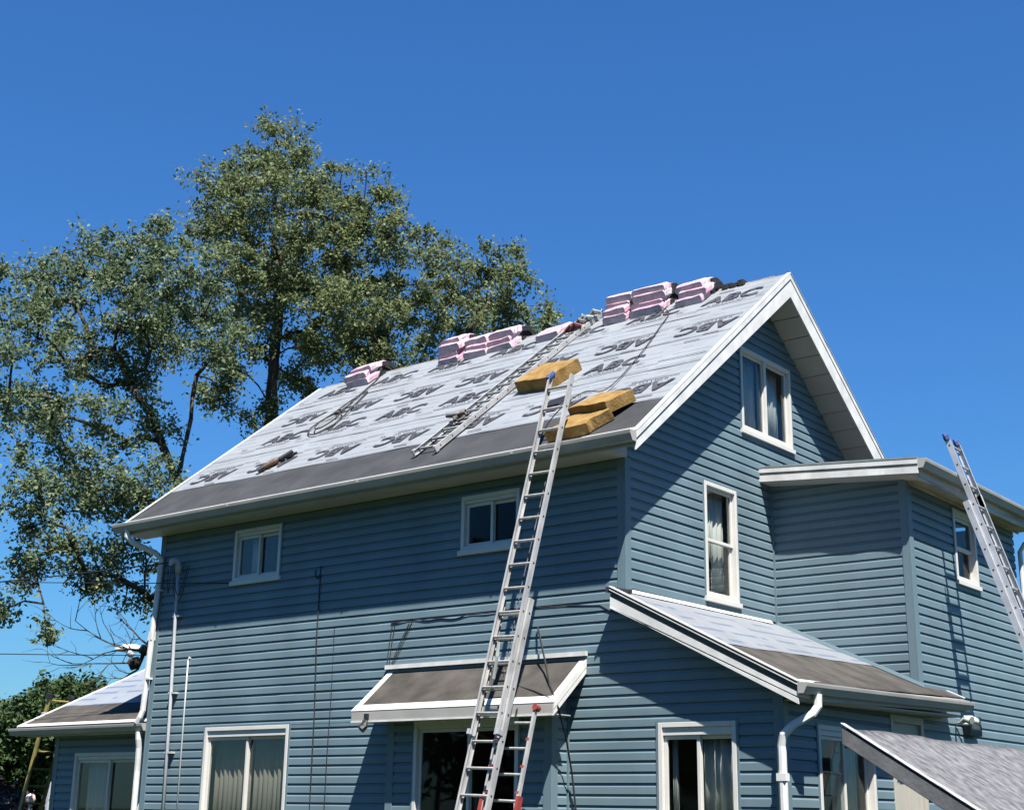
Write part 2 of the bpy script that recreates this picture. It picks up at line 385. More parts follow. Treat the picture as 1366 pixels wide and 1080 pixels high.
f_holes = [(-7.27, -6.21, 5.00, 5.80), (-2.63, -1.63, 5.00, 5.745), (-7.65, -5.80, 1.0, 2.82), (BX0 + .02, BX1 - .02, 0, 3.0), (.46, 1.485, 1.53, 2.675)]
def f_ext(z):
    if z > 4.10: return (XL, XR)
    return (XL, min(XW, max(XR, (4.10 - z) / LTS)))
siding(WF, Z0, 6.03, f_ext, f_holes)
SOF = .33
def g_ext(z):
    a0 = max(0, (z + .14 - RC) / RM); a1 = min(YB, YR + (ZR - SOF - z) / RMB)
    if z < 6.30: a1 = YW
    return (a0, max(a0, a1))
g_holes = [(2.97, 4.50, 6.955, 8.215), (1.865, 2.725, 4.42, 5.99)]
siding(WG, 4.0, ZR - SOF, g_ext, g_holes)
def wf_ext(z): return (0, XW) if z > 4.15 else (max(0, (4.15 - z) / .47), XW)
siding(WWF, 3.18, 6.30, wf_ext, [])
e_holes = [(.77, 2.235, 1.53, 2.665), (2.77, 3.79, .70, 2.90), (5.37, 6.21, 4.93, 5.98)]
def e_ext(z): return (0, YB) if z < 2.97 else (YW, YB)
siding(WE, Z0, 6.20, e_ext, e_holes)
siding(WB, Z0, 2.86, lambda z: (BX0, BX1), [(-3.06, -1.34, .70, 2.775)])
siding(WBR, Z0, 3.05, lambda z: (-.33 if z < 2.9 else -.2, 0), [])
siding(WX, Z0, 2.86, lambda z: (XX0, XL), [(-11.47, -9.62, 1.15, 2.515)])
# hidden sides: plain walls close the shell
plain_wall(Wall((XL, 0, 0), (0, 1, 0), (-1, 0, 0)), .115, YB, Z0, 6.05)
MB().prism([(XL + .05, .12, 6.05), (XL + .05, YB, 6.05), (XL + .05, YR, ZR - SOF - .02)], (.1, 0, 0)).build('gable_wall', M['siding'], HOUSE)
plain_wall(Wall((0, YB, 0), (1, 0, 0), (0, 1, 0)), XL + .12, XW - .12, Z0, 6.05)
plain_wall(Wall((BX0, 0, 0), (0, 1, 0), (-1, 0, 0)), -.325, -.02, Z0, 2.9)
plain_wall(Wall((XX0, 0, 0), (0, 1, 0), (-1, 0, 0)), YX + .115, 4.0, Z0, 2.86)
plain_wall(Wall((0, 4.0, 0), (1, 0, 0), (0, 1, 0)), XX0 + .12, XL - .005, Z0, 4.2)
# inner partitions and floors so that rooms read as rooms behind the glass
for (a, b) in (((XL + .2, 3.4, .7), (-.2, 3.5, 6.0)), ((.13, 3.5, .7), (1.93, 3.6, 3.1)), ((-3.2, 2.6, 6.1), (-3.1, 4.9, 8.0)), ((.0, 7.2, 3.5), (1.9, 7.3, 6.0)), ((-4.6, .15, .72), (-4.5, 3.35, 3.2))):
    MB().box(a, b).build('partition', M['dark_room'], HOUSE)
for (a, b) in (((XL + .13, .13, .60), (1.92, YB - .13, .70)), ((XL + .13, .13, 3.22), (-.13, YB - .13, 3.34)), ((.13, YW + .13, 3.22), (1.92, YB - .13, 3.34)), ((XL + .13, .13, 6.045), (-.13, YB - .13, 6.09)), ((XX0 + .13, YX + .13, .6), (XL - .02, 3.9, .7))):
    MB().box(a, b).build('floor_deck', M['dark_room'], HOUSE)
for (a, b) in (((XL + .03, .03, 0), (XR, YB - .03, .61)), ((.002, .03, 0), (XW - .03, YB - .03, .61)), ((XX0 + .03, YX + .03, 0), (XL + .028, 3.97, .61)), ((BX0 + .03, -.30, 0), (BX1 - .03, .028, .61))):
    MB().box(a, b).build('foundation', M['concrete'], HOUSE)

# windows
half = lambda t: (lambda q: q)
window(WF, -7.27, -6.21, 5.00, 5.80, 'slider', ('white_curtain', [(-7.05, -6.86, None)]), head=.05)
window(WF, -2.63, -1.63, 5.00, 5.745, 'slider', None, head=.05)
window(WF, -7.65, -5.80, 1.0, 2.82, 'slider', ('drape', [(-7.58, -6.74, None), (-6.70, -5.87, None)]), head=.09)
window(WF, .46, 1.485, 1.53, 2.675, 'slider', ('sheer', [(.54, .60, None), (.95, 1.42, None)]), head=.09)
window(WE, .77, 2.235, 1.53, 2.665, 'slider', ('sheer', [(.85, 1.0, None), (1.45, 2.16, None)]), head=.06)
window(WG, 2.97, 4.50, 6.955, 8.215, 'casement', ('sheer', [(3.40, 3.72, None), (3.80, 4.42, None)]))
window(WG, 1.865, 2.725, 4.42, 5.99, 'hung', ('white_curtain', [(1.93, 2.40, lambda t: 4.95 + .75 * abs(t - .8)), (2.34, 2.67, lambda t: 4.46)]))
window(WE, 5.37, 6.21, 4.93, 5.98, 'hung', None, head=.05)
window(WX, -11.47, -9.62, 1.15, 2.515, 'slider', ('sheer', [(-11.3, -10.7, None)]), head=.06)
window(WB, -3.06, -1.34, .72, 2.775, 'slider', None, head=.05, sill=False, split=.52)
# east door under the lean-to eave: panel, half-round light, knob
d = MB(); ring(d, WE, 2.77, 3.79, .70, 2.90, .09, -.06, .034); door = d.build('door', M['door'], HOUSE, bevel=.004)
wbox(MB(), WE, 2.86, 3.70, .71, 2.81, -.05, -.012).build('door_leaf', M['door'], door)
for (x0, x1, y0, y1) in ((2.96, 3.24, 1.0, 1.55), (3.32, 3.60, 1.0, 1.55), (2.96, 3.24, 1.65, 2.25), (3.32, 3.60, 1.65, 2.25)):
    m = MB(); ring(m, WE, x0, x1, y0, y1, .035, -.013, -.001); m.build('door_panel', M['door'], door)
fan = [WE.p(3.28 + .24 * math.cos(t), 2.40 + .24 * math.sin(t), -.012) for t in [math.pi * i / 12 for i in range(13)]]
MB().prism(fan, (.006, 0, 0)).build('fan_light', M['black'], door)
arc = MB(); arc.tube([WE.p(3.28 + .255 * math.cos(t), 2.40 + .255 * math.sin(t), -.004) for t in [math.pi * i / 12 for i in range(13)]], .022, 6); arc.build('fan_light_trim', M['door'], door)
MB().tube([WE.p(3.62, 1.62, -.01), WE.p(3.62, 1.62, .03), WE.p(3.62, 1.62, .06)], [.02, .028, .018], 8).build('knob', M['alu'], door)

# corner posts
def post(cx, cy, sx, sy, z0, z1, wd=.095, name='corner_post'):
    m = MB(); t = .031
    m.box((cx, cy, z0), (cx + sx * wd, cy - sy * t, z1))          # on the front face
    m.box((cx, cy - sy * t, z0), (cx - sx * t, cy + sy * wd, z1))  # round the corner
    return m.build(name, M['bluetrim'], HOUSE, bevel=.004)
post(0, 0, -1, 1, 4.16, 5.925); post(XL, 0, 1, 1, Z0, 5.93); post(XW, 0, -1, 1, Z0, 3.02); post(XW, YW, -1, 1, 3.2, 6.16)
post(BX1, -.33, -1, 1, Z0, 2.84); post(BX0, -.33, 1, 1, Z0, 2.84); post(XX0, YX, 1, 1, Z0, 2.86)
MB().box((.0, YW - .045, 4.24), (.045, YW - .0, 6.25)).build('inside_corner_post', M['bluetrim'], HOUSE)
MB().box((BX1 + .0, -.045, Z0), (BX1 + .045, -.0, 3.0)).build('inside_corner_post', M['bluetrim'], HOUSE)

# ================================================================== MAIN ROOF
RX0, RX1 = -9.58, .47; YE = -.46
ROOF = MB()
def fp(x, y, dz): return (x, y, ztop(y) + dz)
YEB = YR + (ZR - 6.10) / RMB
ROOF.prism([fp(RX0, YE, 0), fp(RX0, YR, 0), fp(RX0, YEB, 0), fp(RX0, YEB, -.20), fp(RX0, YR, -.24), fp(RX0, YE, -.16)], (RX1 - RX0, 0, 0))
ROOF = ROOF.build('roof', M['sheath'], HOUSE)
def grid_sheet(name, u0, u1, v0, v1, h, mt, parent, amp=.004, nu=110, nv=14, edge=.0, skew=.0):
    """a thin wrinkled sheet with an underside, laid on the front slope"""
    m = MB(); ph = [rng.uniform(0, 6.28) for _ in range(6)]
    def hh(u, v): return h + amp * (math.sin(u * 3.1 + ph[0] + 1.5 * math.sin(v * 2 + ph[1])) * .6 + math.sin(u * 7.7 + v * 3 + ph[2]) * .3 + math.sin(v * 9 + u * 1.3 + ph[3]) * .35) * .5
    for k in (0, 1):
        for j in range(nv + 1):
            for i in range(nu + 1):
                u = u0 + (u1 - u0) * i / nu; v = v0 + (v1 - v0) * j / nv
                v -= skew * (1 - j / nv) * i / nu
                if j == 0 and edge: v += edge * math.sin(u * 2.3 + ph[4]) + edge * .5 * math.sin(u * 9 + ph[5])
                m.v.append(tuple(rp(u, v, hh(u, v) - .0025 * k)))
    n = (nu + 1) * (nv + 1)
    for j in range(nv):
        for i in range(nu):
            a = j * (nu + 1) + i; m.f.append((a, a + 1, a + nu + 2, a + nu + 1)); m.mi.append(0)
            m.f.append((n + a, n + a + nu + 1, n + a + nu + 2, n + a + 1)); m.mi.append(0)
    for i in range(nu):
        m.f.append((i, n + i, n + i + 1, i + 1)); m.mi.append(0); b = nv * (nu + 1) + i; m.f.append((b, b + 1, n + b + 1, n + b)); m.mi.append(0)
    return m.build(name, mt, parent, smooth=True)
VR = (YR + .40) * HYP
grid_sheet('eave_membrane', RX0 + .03, RX1 - .03, -.072, 1.10, .006, M['membrane'], ROOF, .003)
for i, (a, b) in enumerate(((1.03, 2.16), (2.08, 3.22), (3.14, 4.28), (4.20, VR - .01))):
    grid_sheet('underlayment_sheet', RX0 + .03, RX1 - .03, a, b, .012 + .0045 * i, M['sheet'], ROOF, .008, edge=.010, skew=.13 if i == 0 else 0)
# print on the sheets: big letters in alternate rows, a line of small type and a rule
def text_mesh(body, size, shear=.0, offset=.0, sx=1.0):
    c = bpy.data.curves.new('t', 'FONT'); c.body = body; c.size = size; c.shear = shear; c.offset = offset; c.align_x = 'CENTER'; c.align_y = 'CENTER'; c.resolution_u = 3
    o = bpy.data.objects.new('t', c); COL.objects.link(o); bpy.context.view_layer.update()
    me = bpy.data.meshes.new_from_object(o); V = [(v.co.x * sx, v.co.y) for v in me.vertices]; F = [tuple(p.vertices) for p in me.polygons]
    bpy.data.objects.remove(o); bpy.data.curves.remove(c); bpy.data.meshes.remove(me)
    return V, F
TA = text_mesh('ABC', .43, .05, .013, 1.14); TS = text_mesh('SUPPLY CO. INC.', .07, .0, .001, 1.3)
TM = text_mesh('ABC', .06, .2, .001, 1.3)
rows = [(1.40, True, -.18, 1.435, .0265), (2.66, False, .1, 1.38, .031), (3.50, True, -.15, 1.38, .0355), (4.72, False, -.22, 1.385, .040)]
for (v0, inv, u0, du, h) in rows:
    m = MB(); s = -1 if inv else 1
    def put(V, F, cu, cv):
        q = [(cu + s * x, cv + s * y) for x, y in V]
        if max(a for a, _ in q) > RX1 - .05 or min(a for a, _ in q) < RX0 + .05: return
        m.add([rp(a, b, h) for a, b in q], F)
    for k in range(8):
        cu = u0 - k * du + rng.uniform(-.02, .02)
        put(*TA, cu, v0); put(*TS, cu + s * .0, v0 - s * .215)
        put([(-.42, -.010), (.34, -.010), (.34, .010), (-.42, .010)], [(0, 1, 2, 3)], cu - s * .06, v0 - s * .285)
        put(*TM, cu + s * .55, v0 - s * .22); put([(-.2, -.006), (.16, -.006), (.16, .006), (-.2, .006)], [(0, 1, 2, 3)], cu - s * .6, v0 - s * .36); put([(-.16, -.012), (.10, -.012), (.10, .012), (-.16, .012)], [(0, 1, 2, 3)], cu - s * .2, v0 + s * .34); pass
    # letters that are cut off by the rake
    m.build('printed_lettering', M['print'], ROOF)['kind'] = 'stuff'
# back slope sheet, ridge
MB().add([fp(RX0 + .03, YR, .01), fp(RX1 - .03, YR, .01), fp(RX1 - .03, YEB, .01), fp(RX0 + .03, YEB, .01), fp(RX0 + .03, YR, .004), fp(RX1 - .03, YR, .004), fp(RX1 - .03, YEB, .004), fp(RX0 + .03, YEB, .004)], [(0, 1, 2, 3), (7, 6, 5, 4), (0, 4, 5, 1), (2, 6, 7, 3)]).build('underlayment_sheet', M['sheet'], ROOF)
MB().box((-9.4, YR - .03, ZR + .0), (.25, YR + .03, ZR + .028)).build('ridge_strip', M['oldwood'], ROOF)
# fascia, rake boards, drip edges
MB().box((RX0, YE - .02, 5.90), (RX1, YE - .001, 6.075)).build('fascia', M['cream'], ROOF, bevel=.003)
def rake(x0, x1, top, bot, name, mt, ya=YE - .02, yb=YR, end=None):
    return MB().prism([(x0, ya, RC + RM * ya + top), (x0, yb, RC + RM * yb + top), (x0, yb, RC + RM * yb + bot), (x0, ya, RC + RM * ya + (end or bot))], (x1 - x0, 0, 0)).build(name, M[mt], ROOF, bevel=.003)
rake(RX1 + .001, RX1 + .024, .02, -.36, 'rake_board', 'white', ya=-.475, end=-.225)
rake(RX1 - .03, RX1 + .045, .032, .021, 'drip_edge', 'white')
rake(RX1 + .025, RX1 + .040, .020, -.075, 'rake_trim', 'white')
rake(RX1 + .0245, RX1 + .030, -.085, -.10, 'rake_groove', 'groove')
rake(RX0 - .03, RX0 - .001, .02, -.30, 'rake_board', 'white', end=-.2); rake(RX0 - .045, RX0 + .03, .032, .021, 'drip_edge', 'white')
def brake(x0, x1, top, bot, name, mt):
    yb = YEB
    return MB().prism([(x0, YR, ZR + top), (x0, yb, ZR - RMB * (yb - YR) + top), (x0, yb, ZR - RMB * (yb - YR) + bot), (x0, YR, ZR + bot)], (x1 - x0, 0, 0)).build(name, M[mt], ROOF, bevel=.003)
brake(RX1 + .001, RX1 + .024, .02, -.36, 'rake_board', 'white'); brake(RX1 - .03, RX1 + .045, .032, .021, 'drip_edge', 'white'); brake(RX1 + .025, RX1 + .034, .020, -.07, 'rake_trim', 'white')
brake(RX0 - .03, RX0 - .001, .02, -.30, 'rake_board', 'white')
MB().prism([(RX0, YE - .035, 6.085), (RX0, YE + .075, RC + RM * (YE + .075) + .016), (RX0, YE + .075, RC + RM * (YE + .075) + .011), (RX0, YE - .035, 6.078)], (RX1 - RX0, 0, 0)).build('drip_edge', M['white'], ROOF)
# soffits: gable overhang panels one by one
def soff(y):
    return ztop(y) - (SOF if y > YR else .155)
n = 15
for s, ys in ((1, (YR + .01, YEB)), (-1, (YE + .002, YR - .01))):
    for i in range(n):
        a = ys[0] + (ys[1] - ys[0]) * i / n; b = ys[0] + (ys[1] - ys[0]) * (i + 1) / n - .034
        lip = .006 if i % 2 else 0.0
        MB().hexa([(.012, a, soff(a) - .012 + lip * .0), (RX1 - .0, a, soff(a) - .012), (RX1 - .0, b, soff(b) - .012 - .024), (.012, b, soff(b) - .012 - .024), (.012, a, soff(a)), (RX1 - .0, a, soff(a)), (RX1 - .0, b, soff(b)), (.012, b, soff(b))]).build('soffit_panel', M['soffit'], ROOF)
MB().box((RX0 + .01, YE, 5.915), (.03, -.021, 5.93)).build('eave_soffit', M['soffit'], ROOF)
MB().prism([(.03, YE, 5.915), (.03, -.001, 5.915), (.03, -.001, soff(-.001) - .03), (.03, YE, soff(YE) - .012)], (.012, 0, 0)).build('soffit_return', M['soffit'], ROOF)
MB().box((XL, -.03, 5.93), (XR, .0, 6.02)).build('frieze_board', M['bluetrim'], ROOF)

# gutters (K profile: back, bottom, front ogee, lip)
def gutter(p0, p1, out, parent, mt='cream', h=.125, wd=.125, name='gutter', drop=0.0):
    p0 = Vector(p0); p1 = Vector(p1); o = Vector(out); up = Vector((0, 0, 1))
    prof = [(0, 0), (0, -h), (wd * .62, -h), (wd * .70, -h * .72), (wd * .95, -h * .38), (wd, -h * .12), (wd, 0.0), (wd - .018, .0), (wd - .018, -.010), (wd - .008, -.012), (wd - .012, -h * .36), (wd * .62, -h + .006), (.006, -h + .006), (.006, 0)]
    m = MB(); m.loft([p0 + o * a + up * b for a, b in prof], [p1 + o * a + up * (b - drop) for a, b in prof])
    cap = [(0, 0), (0, -h), (wd * .62, -h), (wd * .95, -h * .38), (wd, -h * .12), (wd, 0)]
    t = (p1 - p0).normalized() * .004
    m.prism([p0 - t + o * a + up * b for a, b in cap], -t * .5); m.prism([p1 + t + o * a + up * (b - drop) for a, b in cap], t * .5)
    g = m.build(name, M[mt], parent, bevel=.002); return g
gg = gutter((RX0 - .10, YE - .022, 6.075), (RX1 + .03, YE - .022, 6.075), (0, -1, 0), ROOF, wd=.14, h=.13)
for k in range(1, 4):
    x = RX0 + k * 2.75; MB().box((x, YE - .1635, 6.03), (x + .04, YE - .160, 6.068)).build('gutter_seam', M['cream'], ROOF)

def downspout(path, parent=HOUSE, mt='white', a=.042, b=.032, name='downspout'):
    """rectangular tube following the path with mitred elbows"""
    P = [Vector(p) for p in path]; rings = []
    for i, p in enumerate(P):
        t = (P[min(i + 1, len(P) - 1)] - P[max(i - 1, 0)]).normalized()
        x = Vector((1, 0, 0)); x = (x - t * x.dot(t)).normalized(); y = t.cross(x)
        c = .35
        rings.append([p + x * sx * a * fx + y * sy * b * fy for sx, sy, fx, fy in ((-1, -1, 1, c), (-1, -1, c, 1), (1, -1, c, 1), (1, -1, 1, c), (1, 1, 1, c), (1, 1, c, 1), (-1, 1, c, 1), (-1, 1, 1, c))])
    m = MB()
    for r0, r1 in zip(rings, rings[1:]): m.loft(r0, r1)
    return m.build(name, M[mt], parent)
DS = downspout([(-9.36, -.54, 5.98), (-9.36, -.53, 5.86), (-9.30, -.46, 5.77), (-9.08, -.16, 5.62), (-9.02, -.075, 5.52), (-9.03, -.07, 5.3), (-9.10, -.07, 4.28), (-9.18, -.06, 3.12), (-9.21, -.08, 3.02), (-9.27, -.09, 2.93)], a=.05, b=.042)
MB().loft([(-9.155, -.112, 4.22), (-9.06, -.112, 4.22), (-9.06, -.03, 4.22), (-9.155, -.03, 4.22)], [(-9.14, -.105, 4.36), (-9.06, -.105, 4.36), (-9.06, -.03, 4.36), (-9.14, -.03, 4.36)]).build('sleeve', M['white'], DS)
downspout([(-9.24, -.06, 2.80), (-9.24, -.05, 2.68), (-9.25, -.02, 2.55), (-9.27, .0, 2.2), (-9.27, .0, .15)], a=.05, b=.042)
for z in (3.6, 5.0): MB().box((-9.16 + (z - 3.6) * .06, -.105, z), (-9.04 + (z - 3.6) * .06, -.03, z + .03)).build('strap', M['white'], DS)

# ================================================================== WING ROOF (flat, falling slightly to the east)
def wz(x): return 6.475 - .083 * x
WR = MB(); YF = 3.46
WR.prism([(.005, YF, wz(0)), (2.38, YF, wz(2.38)), (2.38, YF, wz(2.38) - .12), (.005, YF, wz(0) - .12)], (0, 4.75, 0)); WR = WR.build('wing_roof', M['membrane'], HOUSE)
def wfas(z0, z1, y0, y1, mt, name='fascia', x0=.004, x1=2.39, n=10, wob=0):
    m = MB()
    for i in range(n):
        a = x0 + (x1 - x0) * i / n; b = x0 + (x1 - x0) * (i + 1) / n
        wa = wob * math.sin(i * 1.7) * (i / n); wb = wob * math.sin((i + 1) * 1.7) * ((i + 1) / n)
        m.hexa([(a, y0 + wa, wz(a) + z0 + wa * .4), (b, y0 + wb, wz(b) + z0 + wb * .4), (b, y1, wz(b) + z0), (a, y1, wz(a) + z0), (a, y0 + wa, wz(a) + z1), (b, y0 + wb, wz(b) + z1), (b, y1, wz(b) + z1), (a, y1, wz(a) + z1)])
    return m.build(name, M[mt], WR)
wfas(-.005, .02, YF - .035, YF + .10, 'groove', 'drip_edge'); wfas(-.075, -.006, YF - .030, YF - .001, 'white'); wfas(-.115, -.076, YF - .012, YF - .001, 'groove', 'fascia_groove'); wfas(-.205, -.116, YF - .026, YF - .001, 'white', wob=.012)
wfas(-.215, -.206, YF - .001, YW - .021, 'soffit', 'soffit', x1=2.36)
MB().box((2.36, YF + .03, 6.0), (2.385, 8.2, 6.16)).build('fascia', M['oldwood'], WR); MB().box((XW + .03, YF + .1, 6.075), (2.36, 8.2, 6.09)).build('soffit', M['oldwood'], WR)
MB().box((XW + .026, YW, 6.03), (XW + .05, 8.1, 6.075)).build('frieze_board', M['oldwood'], WR)
gutter((2.386, YF - .02, 6.265), (2.386, 8.25, 6.265), (1, 0, 0), WR, wd=.125, h=.125)
downspout([(2.46, 8.15, 6.15), (2.46, 8.13, 6.02), (2.40, 8.02, 5.90), (2.22, 7.96, 5.84), (2.14, 7.95, 5.72), (2.14, 7.95, .15)], a=.035, b=.035)

# ================================================================== LEAN-TO ROOF
LX0, LX1, LY0 = -.04, 2.37, -.25
LT = MB()
def lq(x, y, h=0): return Vector((x, y, lt_z(x, y) + h))
LT.hexa([lq(.0, LY0, -.12), lq(LX1, LY0, -.12), lq(LX1, YW, -.12), lq(.0, YW, -.12), lq(.0, LY0, -.035), lq(LX1, LY0, -.035), lq(LX1, YW, -.035), lq(.0, YW, -.035)])
LT.hexa([lq(XW + .03, YW + .001, -.10), lq(LX1, YW + .001, -.10), lq(LX1, 4.5, -.10), lq(XW + .03, 4.5, -.10), lq(XW + .03, YW + .001), lq(LX1, YW + .001), lq(LX1, 4.5), lq(XW + .03, 4.5)])
LT = LT.build('leanto_roof', M['sheath'], HOUSE)
def lt_sheet(x0, x1, y0, y1, h, mt, name, ny=12, nx=8, edge=0.0):
    m = MB(); ph = rng.uniform(0, 6)
    for k in (0, 1):
        for j in range(ny + 1):
            for i in range(nx + 1):
                x = x0 + (x1 - x0) * i / nx; y = y0 + (y1 - y0) * j / ny
                if i == nx and edge: x += edge * math.sin(y * 3 + ph)
                m.v.append(tuple(lq(x, y, h + .003 * math.sin(x * 5 + y * 7 + ph) - .003 * k)))
    n = (nx + 1) * (ny + 1)
    for j in range(ny):
        for i in range(nx):
            a = j * (nx + 1) + i; m.f += [(a, a + 1, a + nx + 2, a + nx + 1), (n + a, n + a + nx + 1, n + a + nx + 2, n + a + 1)]; m.mi += [0, 0]
    for j in range(ny):
        a = j * (nx + 1) + nx; m.f.append((a, a + nx + 1, n + a + nx + 1, n + a)); m.mi.append(0)
    return m.build(name, M[mt], LT, smooth=True)
lt_sheet(1.25, LX1 - .0, LY0 + .02, YW - .03, .010, 'felt', 'eave_felt'); lt_sheet(XW + .035, LX1, YW - .03, 4.48, .0105, 'felt', 'eave_felt', 4, 3)
lt_sheet(.01, 1.45, LY0 + .02, YW - .03, .018, 'sheet_blue', 'underlayment_sheet', edge=.012)
def lrake(y0, y1, t, b, mt, name, x0=LX0, x1=LX1 + .02, taper=0.0):
    m = MB(); n = 8
    for i in range(n):
        a = x0 + (x1 - x0) * i / n; c = x0 + (x1 - x0) * (i + 1) / n
        ba = b + taper * i / n; bc = b + taper * (i + 1) / n
        za, zc = lt_z(a, LY0), lt_z(c, LY0)
        m.hexa([(a, y0, za + ba), (c, y0, zc + bc), (c, y1, zc + bc), (a, y1, za + ba), (a, y0, za + t), (c, y0, zc + t), (c, y1, zc + t), (a, y1, za + t)])
    return m.build(name, M[mt], LT)
lrake(LY0 - .045, LY0 + .05, .034, .022, 'white', 'drip_edge'); lrake(LY0 - .012, LY0 - .001, .021, -.095, 'dark_band', 'rake_groove'); lrake(LY0 - .040, LY0 - .0125, -.004, -.016, 'white', 'rake_bead'); lrake(LY0 - .022, LY0 - .0, -.096, -.215, 'white', 'rake_board', taper=.075)  # recess shade of the groove is put into its dark colour
lrake(LY0 - .03, LY0 - .0, -.216, -.232, 'white', 'rake_trim', taper=.075)
lrake(LY0 + .0, -.02, -.16, -.15, 'soffit', 'soffit')
m = MB(); m.prism([lq(LX1 - .07, LY0, .016), lq(LX1 + .03, LY0, .010), lq(LX1 + .03, LY0, .004), lq(LX1 - .07, LY0, .011)], (0, 4.74, .11)); m.build('drip_edge', M['white'], LT)
MB().hexa([lq(LX1, LY0, -.17), lq(LX1 + .02, LY0, -.17), lq(LX1 + .02, 4.5, -.17), lq(LX1, 4.5, -.17), lq(LX1, LY0, -.002), lq(LX1 + .02, LY0, -.002), lq(LX1 + .02, 4.5, -.002), lq(LX1, 4.5, -.002)]).build('fascia', M['cream'], LT)
zg = lt_z(LX1, LY0) - .0
gutter((LX1 + .021, LY0 - .03, zg), (LX1 + .021, 4.52, zg), (1, 0, 0), LT, wd=.115, h=.115, drop=-.11)
MB().hexa([(XW + .03, 0, 2.87), (LX1, 0, 2.87), (LX1, 4.48, 2.95), (XW + .03, 4.48, 2.95), (XW + .03, 0, 2.885), (LX1, 0, 2.885), (LX1, 4.48, 2.965), (XW + .03, 4.48, 2.965)]).build('soffit', M['soffit'], LT)
m = MB(); m.prism([lq(XW + .10, 4.47, .03), lq(LX1 + .01, 4.47, .03), lq(LX1 + .01, 4.47, .018), lq(XW + .10, 4.47, .018)], (0, .06, 0)); m.build('drip_edge', M['white'], LT)
# flashings at the walls, black end flap
m = MB()
for i in range(10):
    a, b = .02 + .36 * i, .02 + .36 * (i + 1)
    za, zb_ = lt_z(.02, a) + .022, lt_z(.02, b) + .022
    m.hexa([(.021, a, za), (.06, a, za - .01), (.06, b, zb_ - .01), (.021, b, zb_), (.021, a, za + .04), (.026, a, za + .04), (.026, b, zb_ + .04), (.021, b, zb_ + .04)])
m.build('wall_flashing', M['white'], LT)
m = MB(); xs = [.03 + (XW + .06) * i / 8 for i in range(9)]
for a, b in zip(xs, xs[1:]):
    za, zb_ = lt_z(a, YW) + .02, lt_z(b, YW) + .02
    m.hexa([(a, YW - .045, za), (b, YW - .045, zb_), (b, YW - .021, zb_), (a, YW - .021, za), (a, YW - .03, za + .05), (b, YW - .03, zb_ + .05), (b, YW - .021, zb_ + .05), (a, YW - .021, za + .05)])
m.build('wall_flashing', M['bluetrim'], LT)
m = MB(); m.hexa([(-.09, -.30, 4.20), (.12, -.12, 4.19), (.10, .0, 4.22), (-.09, -.1, 4.24), (-.08, -.30, 4.27), (.12, -.12, 4.235), (.10, .0, 4.26), (-.08, -.1, 4.29)]); m.build('end_flap', M['black'], LT)
LTD = downspout([(2.45, .06, 2.93), (2.45, .05, 2.80), (2.41, .0, 2.72), (2.22, -.10, 2.60), (2.12, -.13, 2.50), (2.09, -.12, 2.38), (2.09, -.12, .15)], a=.048, b=.04)
MB().box((2.035, -.167, 2.02), (2.145, -.073, 2.10)).build('sleeve', M['white'], LTD)

# ================================================================== ENTRY AWNING ROOF
AX0, AX1, AY, AZ0, AZ1 = -3.86, -.575, -.69, 3.47, 2.90
AS = (AZ0 - AZ1) / -AY
def az(y): return AZ0 + AS * y
AW = MB(); AW.prism([(AX0, 0, az(0)), (AX0, AY, az(AY)), (AX0, AY, az(AY) - .10), (AX0, 0, az(0) - .13)], (AX1 - AX0, 0, 0)); AW = AW.build('awning_roof', M['sheath'], HOUSE)
def aw(x0, x1, y0, y1, t, b, mt, name): return MB().prism([(x0, y0, az(y0) + t), (x0, y1, az(y1) + t), (x0, y1, az(y1) + b), (x0, y0, az(y0) + b)], (x1 - x0, 0, 0)).build(name, M[mt], AW)
aw(AX0 + .02, AX1 - .02, AY + .01, -.03, .008, .002, 'felt', 'awning_felt')
aw(AX0 - .02, AX0 + .075, AY - .015, -.035, .016, .009, 'white', 'drip_edge'); aw(AX1 - .075, AX1 + .02, AY - .015, -.035, .016, .009, 'white', 'drip_edge')
aw(AX0 - .02, AX1 + .02, AY - .02, AY + .075, .0225, .0165, 'white', 'drip_edge')
MB().box((AX0 - .05, -.075, 3.50), (AX1 + .03, -.021, 3.555)).build('head_flashing', M['white'], AW)
MB().box((AX0 - .012, AY - .016, 2.775), (AX1 + .012, AY - .001, 2.905)).build('fascia', M['cream'], AW); MB().box((AX0 - .012, AY - .024, 2.752), (AX1 + .012, AY - .001, 2.774)).build('fascia_trim', M['white'], AW)
for x0, x1 in ((AX1 + .001, AX1 + .02), (AX0 - .02, AX0 - .001)):
    aw(x0, x1, AY, -.03, .008, -.075, 'white', 'rake_board'); s = 1 if x0 > -2 else -1
    aw(min(x0, x0 + .004 * s), max(x1 - .004, x1 - .004 * s), AY, -.03, -.085, -.15, 'white', 'rake_board')
MB().box((AX0, AY + .0, 2.765), (AX1, -.335, 2.776)).build('soffit', M['soffit'], AW)

